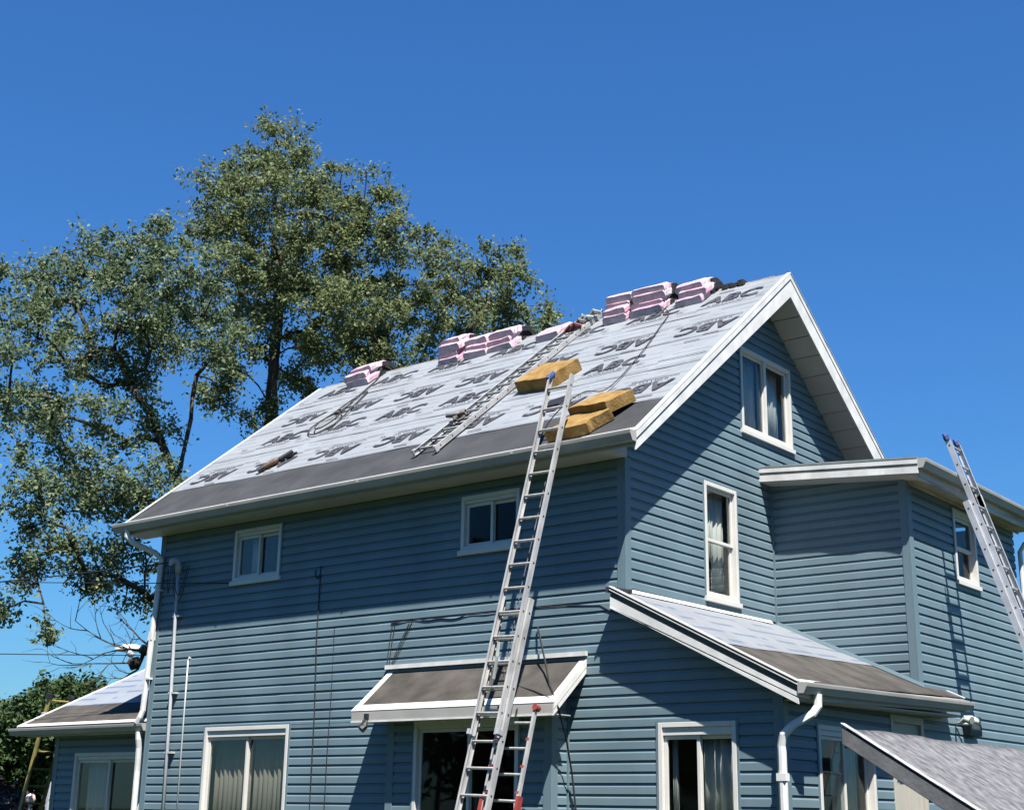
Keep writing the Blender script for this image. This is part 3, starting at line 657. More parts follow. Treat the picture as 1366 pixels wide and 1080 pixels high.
# ================================================================== SIDE EXTENSION ROOF
EX0, EX1, EY, EZ, ES = -12.74, -9.085, .02, 2.955, .465
def ez(y): return EZ + ES * (y - EY)
ER = MB(); ER.prism([(EX0, EY, ez(EY)), (EX0, 4.2, ez(4.2)), (EX0, 4.2, ez(4.2) - .14), (EX0, EY, ez(EY) - .12)], (EX1 - EX0, 0, 0)); ER = ER.build('extension_roof', M['sheath'], HOUSE)
def er(x0, x1, y0, y1, t, b, mt, name): return MB().prism([(x0, y0, ez(y0) + t), (x0, y1, ez(y1) + t), (x0, y1, ez(y1) + b), (x0, y0, ez(y0) + b)], (x1 - x0, 0, 0)).build(name, M[mt], ER)
er(EX0 + .02, EX1 - .01, EY + .0, .95, .008, .002, 'felt', 'eave_felt'); er(EX0 + .02, EX1 - .01, .88, 4.18, .014, .0085, 'sheet_blue_x', 'underlayment_sheet')
er(EX0 - .03, EX0 + .05, EY - .02, 4.2, .030, .016, 'white', 'drip_edge'); er(EX0 - .025, EX0 - .001, EY - .02, 4.2, .015, -.16, 'white', 'rake_board')
er(EX0, EX1 - .02, EY - .03, EY + .07, .022, .0145, 'white', 'drip_edge'); MB().box((EX0, EY - .02, 2.80), (EX1 - .02, EY - .001, 2.945)).build('fascia', M['cream'], ER)
gutter((EX0 - .10, EY - .021, 2.925), (EX1 - .03, EY - .021, 2.925), (0, -1, 0), ER, wd=.115, h=.115)
MB().box((EX0 + .02, EY, 2.80), (EX1 - .03, YX - .02, 2.815)).build('soffit', M['soffit'], ER)

# ---- things fixed to the walls
mast = MB(); mast.tube([(-8.53, -.09, 5.25), (-8.52, -.09, 4.6), (-8.47, -.085, 3.2), (-8.41, -.085, .6)], .027, 10); mast = mast.build('service_mast', M['conduit'], HOUSE, smooth=True)
MB().tube([(-8.53, -.09, 5.24), (-8.53, -.10, 5.36), (-8.54, -.15, 5.44), (-8.55, -.22, 5.42), (-8.55, -.25, 5.36)], [.045, .06, .065, .055, .03], 10).build('weatherhead', M['conduit'], mast, smooth=True)
for z in (4.55, 3.35, 2.45): MB().box((-8.58 + (4.55 - z) * .04, -.10, z), (-8.42 + (4.55 - z) * .04, -.02, z + .03)).build('pipe_strap', M['conduit'], mast)
for i, (dx, dz, xo) in enumerate(((.30, -.62, .0), (.22, -.50, .04), (-.16, -.46, -.03))):
    pts = [(-8.55 + dx * t * 1.15 + xo, -.2 + .08 * t, 5.38 + dz * math.sin(math.pi * t ** .8) + (-.05 if t > .9 else 0)) for t in [k / 10 for k in range(11)]]
    MB().tube(pts, .007, 5).build('service_loop', M['cable'], mast)
c2 = MB(); c2.tube([(-8.17, -.045, 3.86), (-8.16, -.05, 3.0), (-8.14, -.05, .6)], .012, 8).tube([(-8.17, -.045, 3.86), (-8.17, -.02, 3.9), (-8.14, -.01, 3.88)], .018, 6); c2.build('thin_conduit', M['conduit'], HOUSE, smooth=True)
MB().tube([(-5.32, -.03, 5.06), (-5.31, -.045, 4.0), (-5.29, -.03, 3.0), (-5.27, -.045, 2.2), (-5.28, -.03, .7)], .009, 5).tube([(-5.42, -.03, 5.02), (-5.42, -.035, 4.92), (-5.37, -.035, 4.88), (-5.32, -.03, 4.95)], .009, 5).build('wall_cable', M['cable'], HOUSE)
MB().tube([(-4.97, -.03, 4.13), (-4.97, -.03, 3.2), (-4.98, -.04, 2.4), (-5.0, -.03, .7)], .006, 5).build('wall_cable', M['cable'], HOUSE)
pts = [(-3.86 + 1.9 * t, -.035, 4.13 + .018 * math.sin(t * 9) - .012 * math.sin(t * 23)) for t in [k / 24 for k in range(25)]] + [(-1.6, -.03, 4.15), (-.9, -.03, 4.14), (-.35, -.03, 4.10), (-.12, -.035, 3.98), (-.05, -.04, 4.0)]
MB().tube(pts, .008, 5).build('wall_cable', M['cable'], HOUSE)
for a, b in (((-3.83, 4.12), (-3.9, 3.56)), ((-3.78, 4.12), (-3.86, 3.56)), ((-3.52, 4.1), (-3.82, 3.57)), ((-3.47, 4.11), (-3.8, 3.56))):
    MB().tube([(a[0], -.035, a[1]), ((a[0] + b[0]) / 2, -.05, (a[1] + b[1]) / 2), (b[0], -.04, b[1])], .007, 4).build('wall_cable', M['cable'], HOUSE)
MB().tube([(-1.30, -.05, 3.90), (-1.02, -.25, 3.42), (-.80, -.45, 3.12), (-.62, -.60, 2.98), (-.55, -.62, 2.86), (-.66, -.30, 2.5), (-.72, -.10, 2.1), (-.70, -.05, 1.7), (-.72, -.05, .8)], .012, 5).build('extension_cord', M['cable'], HOUSE)
MB().tube([(-1.32, -.40, 3.14), (-.98, -.52, 3.06), (-.66, -.64, 2.96)], .009, 4).build('extension_cord', M['cable'], HOUSE)
m = MB(); m.tube([(-3.58, -.74, 2.78), (-3.58, -.76, 2.70), (-3.60, -.80, 2.66)], [.03, .055, .06], 8).box((-3.61, -.74, 2.79), (-3.55, -.70, 2.86)); m.build('wall_camera', M['black'], HOUSE)
m = MB()
for yy in (4.78, 5.02): m.tube([(2.09, 4.9, 2.90), (2.20, yy, 2.90), (2.26, yy, 2.95), (2.36, yy + (.03 if yy > 4.9 else -.03), 2.93)], [.016, .022, .048, .062], 10)
fl = m.build('floodlight', M['white'], HOUSE, smooth=True)
for yy in (4.78, 5.02): MB().tube([(2.355, yy + (.03 if yy > 4.9 else -.03), 2.931), (2.37, yy + (.035 if yy > 4.9 else -.035), 2.928)], [.055, .05], 10).build('lens', M['groove'], fl)
MB().box((2.06, 5.15, 2.76), (2.18, 5.6, 2.92)).build('wall_box', M['dark_band'], HOUSE, bevel=.01)

# ================================================================== LADDERS
def place(o, P, X, Z):
    X = Vector(X).normalized(); Z = Vector(Z).normalized(); Y = Z.cross(X).normalized(); X = Y.cross(Z)
    mm = Matrix((X, Y, Z)).transposed().to_4x4(); mm.translation = Vector(P); o.matrix_basis = mm; WM[o.name] = mm.copy()
def lchild(mb, name, mt, parent, **kw):
    o = bpy.data.objects.new(name, mb.mesh(name, mt, kw.get('smooth', False))); COL.objects.link(o); o.parent = parent; return o
def lmesh(me, name, parent, z=0.0, x=0.0, y=0.0):
    o = bpy.data.objects.new(name, me); COL.objects.link(o); o.parent = parent; o.location = (x, y, z); return o
def section(root, hw, z0, z1, y, first, mt, depth=.075, flange=.028, holes=True, tw=0.0):
    """one ladder section in local axes: x across, z up the ladder, y = outward"""
    t = .004
    for s in (-1, 1):
        poly = [(0, -depth / 2), (-flange, -depth / 2), (-flange, -depth / 2 + t), (-t, -depth / 2 + t), (-t, depth / 2 - t), (-flange, depth / 2 - t), (-flange, depth / 2), (0, depth / 2)]
        p = [(s * (hw + a + (.0)), y + b, z0) for a, b in poly]
        if s < 0: p = p[::-1]
        lchild(MB().prism(p, (0, 0, z1 - z0)), 'rail', mt, root)
    rm = MB(); k = 8; rm.prism([(-hw + .004, .019 * math.cos(2 * math.pi * i / k) * 1.1, .017 * math.sin(2 * math.pi * i / k)) for i in range(k)], (2 * hw - .008, 0, 0)); rme = rm.mesh('rung', mt)
    eme = [MB().prism([(s * (hw - .001), .013 * math.cos(2 * math.pi * i / 8), .013 * math.sin(2 * math.pi * i / 8)) for i in range(8)], (s * .004, 0, 0)).mesh('rung_end', M['black']) for s in (-1, 1)]
    z = first
    while z < z1 - .03:
        if z > z0 + .02:
            r = lmesh(rme, 'rung', root, z, 0, y)
            if holes:
                for e_ in eme: lmesh(e_, 'rung_end', r)
        z += .3048

# front extension ladder
L1 = empty('extension_ladder', (0, 0, 0), 'tall aluminium extension ladder leaning on the front gutter over the awning', 'ladder')
top = Vector((-.665, -.36, 6.97)); bot = Vector((-.86, -.62 - 6.0 * .268 - .05, .02)); axis = (top - bot); LL = axis.length
place(L1, bot, (1, 0, 0), axis)
section(L1, .225, 0.0, LL * (4.05 / 6.97), .0, (LL - .155) % .3048, M['alu_worn'], depth=.080)
section(L1, .190, LL * (2.45 / 6.97), LL, -.062 if False else -.07, LL - .155 - .3048 * 14, M['alu_worn'], depth=.072)
for s in (-1, 1):
    lchild(MB().box((s * .215 - .018, -.115, LL * .352), (s * .215 + .018, -.03, LL * .352 + .06)), 'rung_lock', M['alu'], L1)
    lchild(MB().box((s * .225 - .035, -.02, -.02), (s * .225 + .035, .05, .10)), 'foot', M['black'], L1)
lchild(MB().tube([(-.19, -.10, LL - .02), (-.19, -.07, LL + .03), (-.19, -.03, LL + .10), (-.19, -.0, LL + .05)], [.03, .045, .04, .025], 8), 'end_cover', M['blue_cap'], L1)
lchild(MB().tube([(.02, .02, LL * .45), (-.01, .03, LL * .6), (.01, .04, LL * .8)], .005, 4), 'pull_rope', M['rag'], L1)
lchild(MB().tube([(.0, -.12, LL * .44), (.02, -.16, LL * .475), (-.02, -.14, LL * .5)], .02, 6), 'pulley', M['groove'], L1)

# red-tipped multi-position ladder behind it, against the awning
L2 = empty('multiposition_ladder', (0, 0, 0), 'shorter aluminium ladder with red joints leaning against the awning edge', 'ladder')
top2 = Vector((-.985, -.80, 2.86)); bot2 = Vector((-1.07, -1.55, .02)); ax2 = top2 - bot2; l2 = ax2.length
place(L2, bot2, (1, 0, 0), ax2)
section(L2, .265, 0, l2, 0, .30, M['alu_worn'], depth=.05, flange=.03, holes=False)
for s in (-1, 1):
    lchild(MB().tube([(s * .265, .04, l2 - .02), (s * .265, -.04, l2 - .02)], .038, 10), 'hinge', M['red'], L2)
    lchild(MB().box((s * .265 - .03, -.045, .5), (s * .265 + .03, .045, 1.55)), 'outer_rail', M['red' if False else 'alu_worn'], L2)
    for zz in (l2 - .40, l2 - .72, l2 - 1.02): lchild(MB().box((s * .235 - .026, -.026, zz - .014), (s * .235 + .026, .026, zz + .016)), 'lock_tab', M['red'], L2)
    lchild(MB().box((s * .268 - .022, -.036, l2 - 1.35), (s * .268 + .022, .036, l2 - 1.06)), 'red_sleeve', M['red'], L2)

# east ladder with blue caps against the wing gutter
L3 = empty('extension_ladder', (0, 0, 0), 'bright aluminium extension ladder with blue end caps against the wing gutter', 'ladder')
k3 = .31; top3 = Vector((2.475 - k3 * (6.78 - 6.28), 4.73, 6.78)); bot3 = Vector((2.475 + k3 * 6.26, 4.73, .02)); ax3 = top3 - bot3; l3 = ax3.length
place(L3, bot3, (0, 1, 0), ax3)
section(L3, .235, 0, l3 * (5.85 / 6.78), .0, .2, M['alu'], depth=.085, flange=.032)
section(L3, .200, l3 * .40, l3, -.075, l3 - .13 - .3048 * 13, M['alu'], depth=.075, flange=.030)
for s in (-1, 1):
    lchild(MB().tube([(s * .19, -.075, l3 - .05), (s * .19, -.072, l3 + .01), (s * .19, -.06, l3 + .06)], [.042, .046, .03], 8), 'end_cap', M['blue_cap'], L3)
    lchild(MB().box((s * .235 - .03, -.03, -.02), (s * .235 + .03, .05, .1)), 'foot', M['black'], L3)
lchild(MB().box((.196, -.115, l3 - 1.02), (.206, -.03, l3 - .84)), 'sticker', M['white'], L3)

# ladder lying on the roof
L4 = empty('roof_ladder', (0, 0, 0), 'aluminium ladder section lying flat up the underlayment roof', 'ladder')
pa, pb = rp(-3.29, .47, .075), rp(-3.19, 5.45, .075); place(L4, pa, (1, 0, 0), pb - pa); l4 = (pb - pa).length
section(L4, .205, 0, l4, 0, .12, M['alu_worn'], depth=.075, flange=.028)
for s in (-1, 1): lchild(MB().box((s * .205 - .025, -.045, -.02), (s * .205 + .01, .045, .05)), 'foot', M['alu'], L4)
lchild(MB().tube([(-.2, -.02, l4 - .02), (-.2, -.06, l4 + .05), (-.2, .03, l4 + .10), (.2, .03, l4 + .10), (.2, -.06, l4 + .05), (.2, -.02, l4 - .02)], .016, 6), 'ridge_hook', M['alu'], L4)

# yellow ladder by the side extension
L5 = empty('fibreglass_ladder', (0, 0, 0), 'yellow fibreglass ladder leaning on the far edge of the low side roof', 'ladder')
top5 = Vector((-12.86, .86, 3.52)); bot5 = Vector((-13.75, .80, .02)); place(L5, bot5, (0, 1, 0), top5 - bot5); l5 = (top5 - bot5).length
section(L5, .23, 0, l5, 0, .2, M['yellow'], depth=.08, flange=.03, holes=False)
lchild(MB().tube([(-.3, -.03, l5 - .30), (.3, -.03, l5 - .30)], .03, 6), 'stand_off_bar', M['alu'], L5)
for s in (-1, 1): lchild(MB().box((s * .23 - .035, -.05, l5 - .04), (s * .23 + .035, .05, l5 + .06)), 'end_cap', M['black'], L5)

# ================================================================== SHINGLE BUNDLES draped over the ridge
def bundle_mesh(width, half, th, lay, seed):
    """a soft slab bent over the ridge; local x across, origin on the ridge"""
    r = random.Random(seed); n = 14; secs = []
    off = lay * th
    for i in range(n + 1):
        t = -1 + 2 * i / n; y = t * half * .80
        rad = .13 + off * .5
        base = -RM * math.sqrt(y * y + rad * rad) + RM * rad * .0 if y < 0 else -RMB * math.sqrt(y * y + rad * rad)
        peak = (rad * RM * .35)
        secs.append((y, base + peak + off * 1.16 + .055))
    m = MB(); ks = 12
    for i, (y, z) in enumerate(secs):
        ny = .6 if y < -.05 else (-.5 if y > .05 else 0); e = min(1, (min(i, n - i) + .25) / 1.6)
        ring_ = []
        for j in range(ks):
            cx, cz = ((-1, -.55), (-.90, -1), (-.3, -1), (.3, -1), (.90, -1), (1, -.55), (1, .55), (.90, 1), (.3, 1), (-.3, 1), (-.90, 1), (-1, .55))[j]
            wx = width / 2 * cx + r.uniform(-.010, .010); hz = th * .5 * cz * (.90 + .10 * e) + r.uniform(-.007, .007)
            ring_.append((wx, y - ny * hz * .8, z + hz * 1.22))
        m.v += ring_
    for i in range(n):
        for j in range(ks):
            m.f.append((i * ks + j, i * ks + (j + 1) % ks, (i + 1) * ks + (j + 1) % ks, (i + 1) * ks + j)); m.mi.append(0)
    m.f += [tuple(range(ks - 1, -1, -1)), tuple(n * ks + j for j in range(ks))]; m.mi += [1, 1]
    return m
def edge_mesh(width, half, th, lay, seed):
    r = random.Random(seed); m = MB(); off = lay * th
    n = 9; secs = []
    for i in range(n + 1):
        t = -.30 + .95 * i / n; y = t * half * .8; rad = .13 + off * .5
        base = -(RM if y < 0 else RMB) * math.sqrt(y * y + rad * rad); secs.append((y, base + rad * RM * .35 + off * 1.16 + .055))
    for (ya, za), (yb, zb_) in zip(secs, secs[1:]):
        x0 = width / 2 - .03; x1 = width / 2 + .030 + r.uniform(0, .025); h = th * .50
        m.hexa([(x0, ya, za - h), (x1, ya, za - h), (x1, yb, zb_ - h), (x0, yb, zb_ - h), (x0, ya, za + h), (x1, ya, za + h), (x1, yb, zb_ + h), (x0, yb, zb_ + h)])
    return m
stacks = [(-8.12, .58, 3, 'the lone stack by the coiled rope', .56), (-5.93, .46, 4, 'the tall narrow stack beside the twin stacks', .55), (-5.35, .50, 3, 'the half-hidden stack touching the tall narrow one', .50), (-4.80, .56, 3, 'the stack with black shingle ends showing mid-ridge', .50),
          (-3.72, .50, 1, 'single', .56), (-2.42, .46, 4, 'the stack at the head of the roof ladder', .50), (-1.83, .60, 4, 'the stack where the safety line starts', .48), (-1.02, .50, 3, 'the stack nearest the white gable peak', .52)]
words = {1: [''], 3: ['bottom', 'middle', 'top'], 4: ['bottom', 'second', 'third', 'top']}
for si, (u, wd, nl, where, hf) in enumerate(stacks):
    for k in range(nl):
        ju = rng.uniform(-.055, .055) * (k > 0); jv = rng.uniform(-.03, .03); rz = rng.uniform(-.09, .09)
        th = .098 if nl > 1 else .11
        half = hf * rng.uniform(.94, 1.06) - .02 * k
        b = bundle_mesh(wd * rng.uniform(.94, 1.02), half, th, k, si * 10 + k)
        o = bpy.data.objects.new('shingle_bundle', b.mesh('shingle_bundle', [M['wrap'], M['wrap_side']], False))
        o.matrix_basis = Matrix.Translation((u + ju, YR + jv, ZR + .02)) @ Matrix.Rotation(rz, 4, 'Z'); link(o)
        lab = 'single pink-wrapped shingle bundle lying alone beside the roof ladder' if nl == 1 else f'pink-wrapped shingle bundle, {words[nl][k]} of {where}'
        tag(o, lab, 'shingle bundle', 'shingle bundles stacked along the ridge')
        e = edge_mesh(wd * .97, half, th * .92, k * 1.09, si * 10 + k); eo = bpy.data.objects.new('shingle_edges', e.mesh('shingle_edges', M['shingle'])); COL.objects.link(eo); eo.parent = o
m = MB()
for i in range(5): m.box((-.62 + i * .07, YR - .1 + .03 * (i % 2), ZR - .03), (-.52 + i * .07, YR + .12, ZR + .06 + .018 * math.sin(i * 2.1)))
tag(m.build('shingle_scrap', M['shingle'], bevel=.01), 'flat black shingle scrap on the ridge near the gable peak', 'shingle')

# ================================================================== FOAM PADS
def pad(name, quad, h0, h1, label, shrink=.94, tear=0.013):
    """quad: roof (u, v) corners; irregular foam block between heights h0 and h1"""
    n = 6; m = MB(); r = random.Random(len(label)); top_ = []; bt = []
    def bil(a, b):
        q = quad; u = (q[0][0] * (1 - a) + q[1][0] * a) * (1 - b) + (q[3][0] * (1 - a) + q[2][0] * a) * b; v = (q[0][1] * (1 - a) + q[1][1] * a) * (1 - b) + (q[3][1] * (1 - a) + q[2][1] * a) * b
        return u, v
    hb = lambda b: (h0[0] * (1 - b) + h0[1] * b) if isinstance(h0, tuple) else h0
    ht = lambda b: (h1[0] * (1 - b) + h1[1] * b) if isinstance(h1, tuple) else h1
    for j in range(n + 1):
        for i in range(n + 1):
            u, v = bil(i / n, j / n); jx = r.uniform(-tear, tear); jy = r.uniform(-tear, tear)
            top_.append(rp(u + jx, v + jy, ht(j / n) + r.uniform(-.007, .007))); bt.append(rp(u + jx * .5, v + jy * .5, hb(j / n)))
    N = (n + 1) ** 2; m.v = [tuple(p) for p in top_ + bt]
    for j in range(n):
        for i in range(n):
            a = j * (n + 1) + i; m.f += [(a, a + 1, a + n + 2, a + n + 1), (N + a, N + a + n + 1, N + a + n + 2, N + a + 1)]
    ed = [(i, i + 1) for i in range(n)] + [(n * (n + 1) + i + 1, n * (n + 1) + i) for i in range(n)] + [(j * (n + 1) + n, (j + 1) * (n + 1) + n) for j in range(n)] + [((j + 1) * (n + 1), j * (n + 1)) for j in range(n)]
    m.f += [(a, N + a, N + b, b) for a, b in ed]; m.mi = [0] * len(m.f)
    return tag(m.build(name, M['foam'], bevel=.008), label, 'foam pad', 'worn yellow foam roofing pads')
pad('foam_pad', [(-2.80, 2.30), (-2.10, 2.20), (-1.92, 2.80), (-2.66, 2.92)], .015, .21, 'brown-yellow foam pad resting across the roof ladder')
pad('foam_pad', [(-.74, .48), (-.14, .44), (.0, .92), (-.56, 1.04)], (.10, .03), (.27, .20), 'torn tan foam pad lying higher, propped on another pad by the eave')
pad('foam_pad', [(-.88, .02), (-.34, .04), (-.08, .46), (-.74, .50)], .015, .17, 'torn yellow foam pad at the gutter beside the tall ladder', tear=.03)

# ---- loose things on the roof
def rtube(name, pts, r, mt, label, cat, k=5, sub=6):
    P = [rp(*p) for p in pts]; out = []
    for i in range(len(P) - 1):
        p0, p1, p2, p3 = P[max(i - 1, 0)], P[i], P[i + 1], P[min(i + 2, len(P) - 1)]
        for s in range(sub):
            t = s / sub; out.append(.5 * ((2 * p1) + (p2 - p0) * t + (2 * p0 - 5 * p1 + 4 * p2 - p3) * t * t + (3 * p1 - p0 - 3 * p2 + p3) * t ** 3))
    out.append(P[-1]); return tag(MB().tube(out, r, k).build(name, M[mt], smooth=True), label, cat)
h = .05
hose = [(-7.78, 5.2, .16), (-7.72, 4.9, h), (-7.60, 4.4, h), (-7.50, 3.9, h), (-7.42, 3.45, h), (-7.62, 3.15, h), (-7.62, 2.75, h), (-7.42, 2.50, h), (-7.18, 2.42, h), (-7.02, 2.62, h), (-7.06, 3.0, h), (-7.10, 3.30, .07), (-7.28, 3.75, h), (-7.44, 4.25, h), (-7.50, 3.80, .07), (-7.46, 3.3, .08), (-7.52, 2.9, .08), (-7.36, 2.62, .08), (-7.16, 2.60, .09), (-7.12, 2.95, .09), (-7.22, 3.25, .10), (-7.42, 3.35, .09), (-7.24, 3.12, .12), (-7.10, 3.2, .11)]
rtube('rope_coil', hose, .013, 'rope', 'dark coiled rope hanging down the roof from the lone bundle stack', 'rope')
rtube('safety_line', [(-1.60, 4.95, .10), (-1.28, 4.60, h), (-1.13, 3.95, h), (-.98, 3.25, h), (-.86, 2.5, h), (-.79, 1.85, h), (-.80, 1.45, .08), (-.76, 1.02, .26), (-.80, .62, .30), (-.98, .40, .20), (-1.12, .22, .05)], .008, 'rope', 'thin dark safety line running from the ridge to the eave pads', 'rope')
tl = empty('roofing_tool', rp(-7.25, 1.32, .03), 'brown-handled roofing tool with black head lying near the eave', 'tool')
MB().tube([rp(-7.34, 1.22, .06), rp(-7.20, 1.36, .07), rp(-7.06, 1.52, .07)], [.04, .045, .03], 8).build('handle', M['brown'], tl)
MB().tube([rp(-7.08, 1.50, .06), rp(-6.92, 1.62, .06)], [.05, .02], 6).build('head', M['black'], tl); MB().tube([rp(-7.12, 1.40, .08), rp(-6.98, 1.60, .1)], .04, 6).build('claw', M['black'], tl); MB().tube([rp(-7.40, 1.12, .05), rp(-7.34, 1.21, .06)], .055, 8).build('grip', M['black'], tl)
m = MB(); m.hexa([rp(-1.74, 1.38, .028), rp(-1.52, 1.40, .028), rp(-1.50, 1.72, .028), rp(-1.80, 1.60, .028), rp(-1.74, 1.38, .05), rp(-1.52, 1.40, .05), rp(-1.50, 1.72, .05), rp(-1.80, 1.60, .05)])  # thin flat black slab laid on the underlayment
tag(m.build('black_patch', M['black'], bevel=.006), 'small flat black patch on the underlayment behind the tall ladder', 'mat')
def rag(name, u, v, h, s, mt, label, cat, seed):
    r = random.Random(seed); m = MB()
    pts = [rp(u + r.uniform(-s, s), v + r.uniform(-s * .6, s * .6), h + r.uniform(-.03, .05)) for _ in range(12)]
    m.tube(pts, [r.uniform(.012, .04) for _ in pts], 6)
    return tag(m.build(name, M[mt], smooth=True), label, cat)
rag('rope_tangle', -3.32, 1.42, .15, .17, 'rag', 'grey tangle of rope caught on a lower rung of the roof ladder', 'rope', 5)
tb = empty('tool_belt', rp(-3.0, 4.9, .12), 'dark and red tool belt at the top of the roof ladder', 'tool belt')
for i, (du, dv, mt) in enumerate(((-.10, -.20, 'dark_red'), (.0, -.05, 'rag'), (.06, .12, 'groove'), (.10, .30, 'groove'), (-.05, .18, 'rag'), (.02, -.24, 'dark_red'))):
    r_ = random.Random(i); c = (-3.08 + du, 4.95 + dv)
    MB().tube([rp(c[0] - .09, c[1] - .06, .13), rp(c[0], c[1], .17 + .03 * (i % 2)), rp(c[0] + .08, c[1] + .05, .14)], [.03, .055, .03], 7).build('pouch', M[mt], tb)

# ================================================================== STAIR CANOPY in front of the east wall
CX0, CX1, CY0, CY1, CZ, CS = 3.60, 5.75, -1.70, 4.4, 2.455, .62
def cz(x): return CZ - CS * (x - CX0)
CN = empty('stair_canopy', ((CX0 + CX1) / 2, 1.3, 0), 'grey weathered sheet-covered canopy sloping down from beside the east door', 'canopy')
m = MB(); nx, ny = 16, 24; ph = 1.3
for k in (0, 1):
    for j in range(ny + 1):
        for i in range(nx + 1):
            x = CX0 + (CX1 - CX0) * i / nx; y = CY0 + (CY1 - CY0) * j / ny
            m.v.append((x, y, cz(x) + .008 * math.sin(x * 6 + y * 2.2) + .006 * math.sin(y * 7 - x * 3) - .03 * k))
N = (nx + 1) * (ny + 1)
for j in range(ny):
    for i in range(nx):
        a = j * (nx + 1) + i; m.f += [(a, a + 1, a + nx + 2, a + nx + 1), (N + a, N + a + nx + 1, N + a + nx + 2, N + a + 1)]
for i in range(nx): m.f += [(i, N + i, N + i + 1, i + 1)]
for j in range(ny): a = j * (nx + 1); m.f += [(a, a + nx + 1, N + a + nx + 1, N + a)]
m.mi = [0] * len(m.f); m.build('sheet_cover', M['canopy'], CN, smooth=True)
def cb(y0, y1, t, b, mt, name, x0=CX0, x1=CX1): return MB().prism([(x0, y0, cz(x0) + t), (x1, y0, cz(x1) + t), (x1, y0, cz(x1) + b), (x0, y0, cz(x0) + b)], (0, y1 - y0, 0)).build(name, M[mt], CN, bevel=.006)
cb(CY0 - .045, CY0 + .0, -.012, -.17, 'canopy_board', 'rake_board', x0=CX0 - .03); cb(CY0 - .055, CY0 + .035, .026, .010, 'canopy_edge', 'drip_edge', x0=CX0 - .03)
MB().box((CX0 - .03, CY0, 2.27), (CX0 + .0, CY1, 2.44)).build('header_board', M['canopy_board'], CN)
for y in (.3, 2.3, 4.2): cb(y, y + .05, -.032, -.15, 'oldwood', 'rafter')
for (x, y) in ((CX0 + .05, 3.6), (CX1 - .1, -1.5), (CX1 - .1, 4.2)): MB().box((x, y, 0), (x + .09, y + .09, cz(x) - .10)).build('post', M['oldwood'], CN)

# ================================================================== TREES
def foliage(name, cl, n, size, sig, mt, parent, seed, droop=.25):
    r = np.random.default_rng(seed); C = np.asarray(cl, float); k = len(C)
    idx = np.repeat(np.arange(k), n); tot = len(idx)
    sg = sig * r.uniform(.6, 1.35, k)[idx][:, None]
    # leaves gather on sprays round each twig
    sp = 7; dirs = r.normal(size=(k, sp, 3)); dirs[..., 2] = dirs[..., 2] * .55 - droop * .6; dirs /= np.linalg.norm(dirs, axis=2, keepdims=True)
    ch = r.integers(0, sp, tot); tt = r.uniform(.1, 1.6, tot)[:, None]
    P = C[idx] + dirs[idx, ch] * tt * sg + r.normal(size=(tot, 3)) * sg * .26
    nrm = r.normal(size=(tot, 3)); nrm[:, 2] = np.abs(nrm[:, 2]) + .25; nrm /= np.linalg.norm(nrm, axis=1, keepdims=True)
    a = r.normal(size=(tot, 3)); a[:, 2] -= droop * 2; a -= nrm * (a * nrm).sum(1, keepdims=True); a /= np.linalg.norm(a, axis=1, keepdims=True); b = np.cross(nrm, a)
    s = (size * r.uniform(.6, 1.35, tot))[:, None]
    V = np.stack([P - a * s * .55, P + b * s * .32 + nrm * s * .10, P + a * s * .6, P - b * s * .32 + nrm * s * .10], 1).reshape(-1, 3)
    me = bpy.data.meshes.new(name); me.vertices.add(tot * 4); me.vertices.foreach_set('co', V.ravel())
    F = np.arange(tot * 4).reshape(tot, 4); tri = np.concatenate([F[:, [0, 1, 2]], F[:, [0, 2, 3]]], 1).reshape(-1)
    me.loops.add(len(tri)); me.loops.foreach_set('vertex_index', tri.astype(np.int32)); me.polygons.add(tot * 2)
    me.polygons.foreach_set('loop_start', np.arange(0, len(tri), 3, dtype=np.int32)); me.update(calc_edges=True); me.materials.append(M[mt])
    o = bpy.data.objects.new(name, me); link(o, parent); o['kind'] = 'stuff'; return o

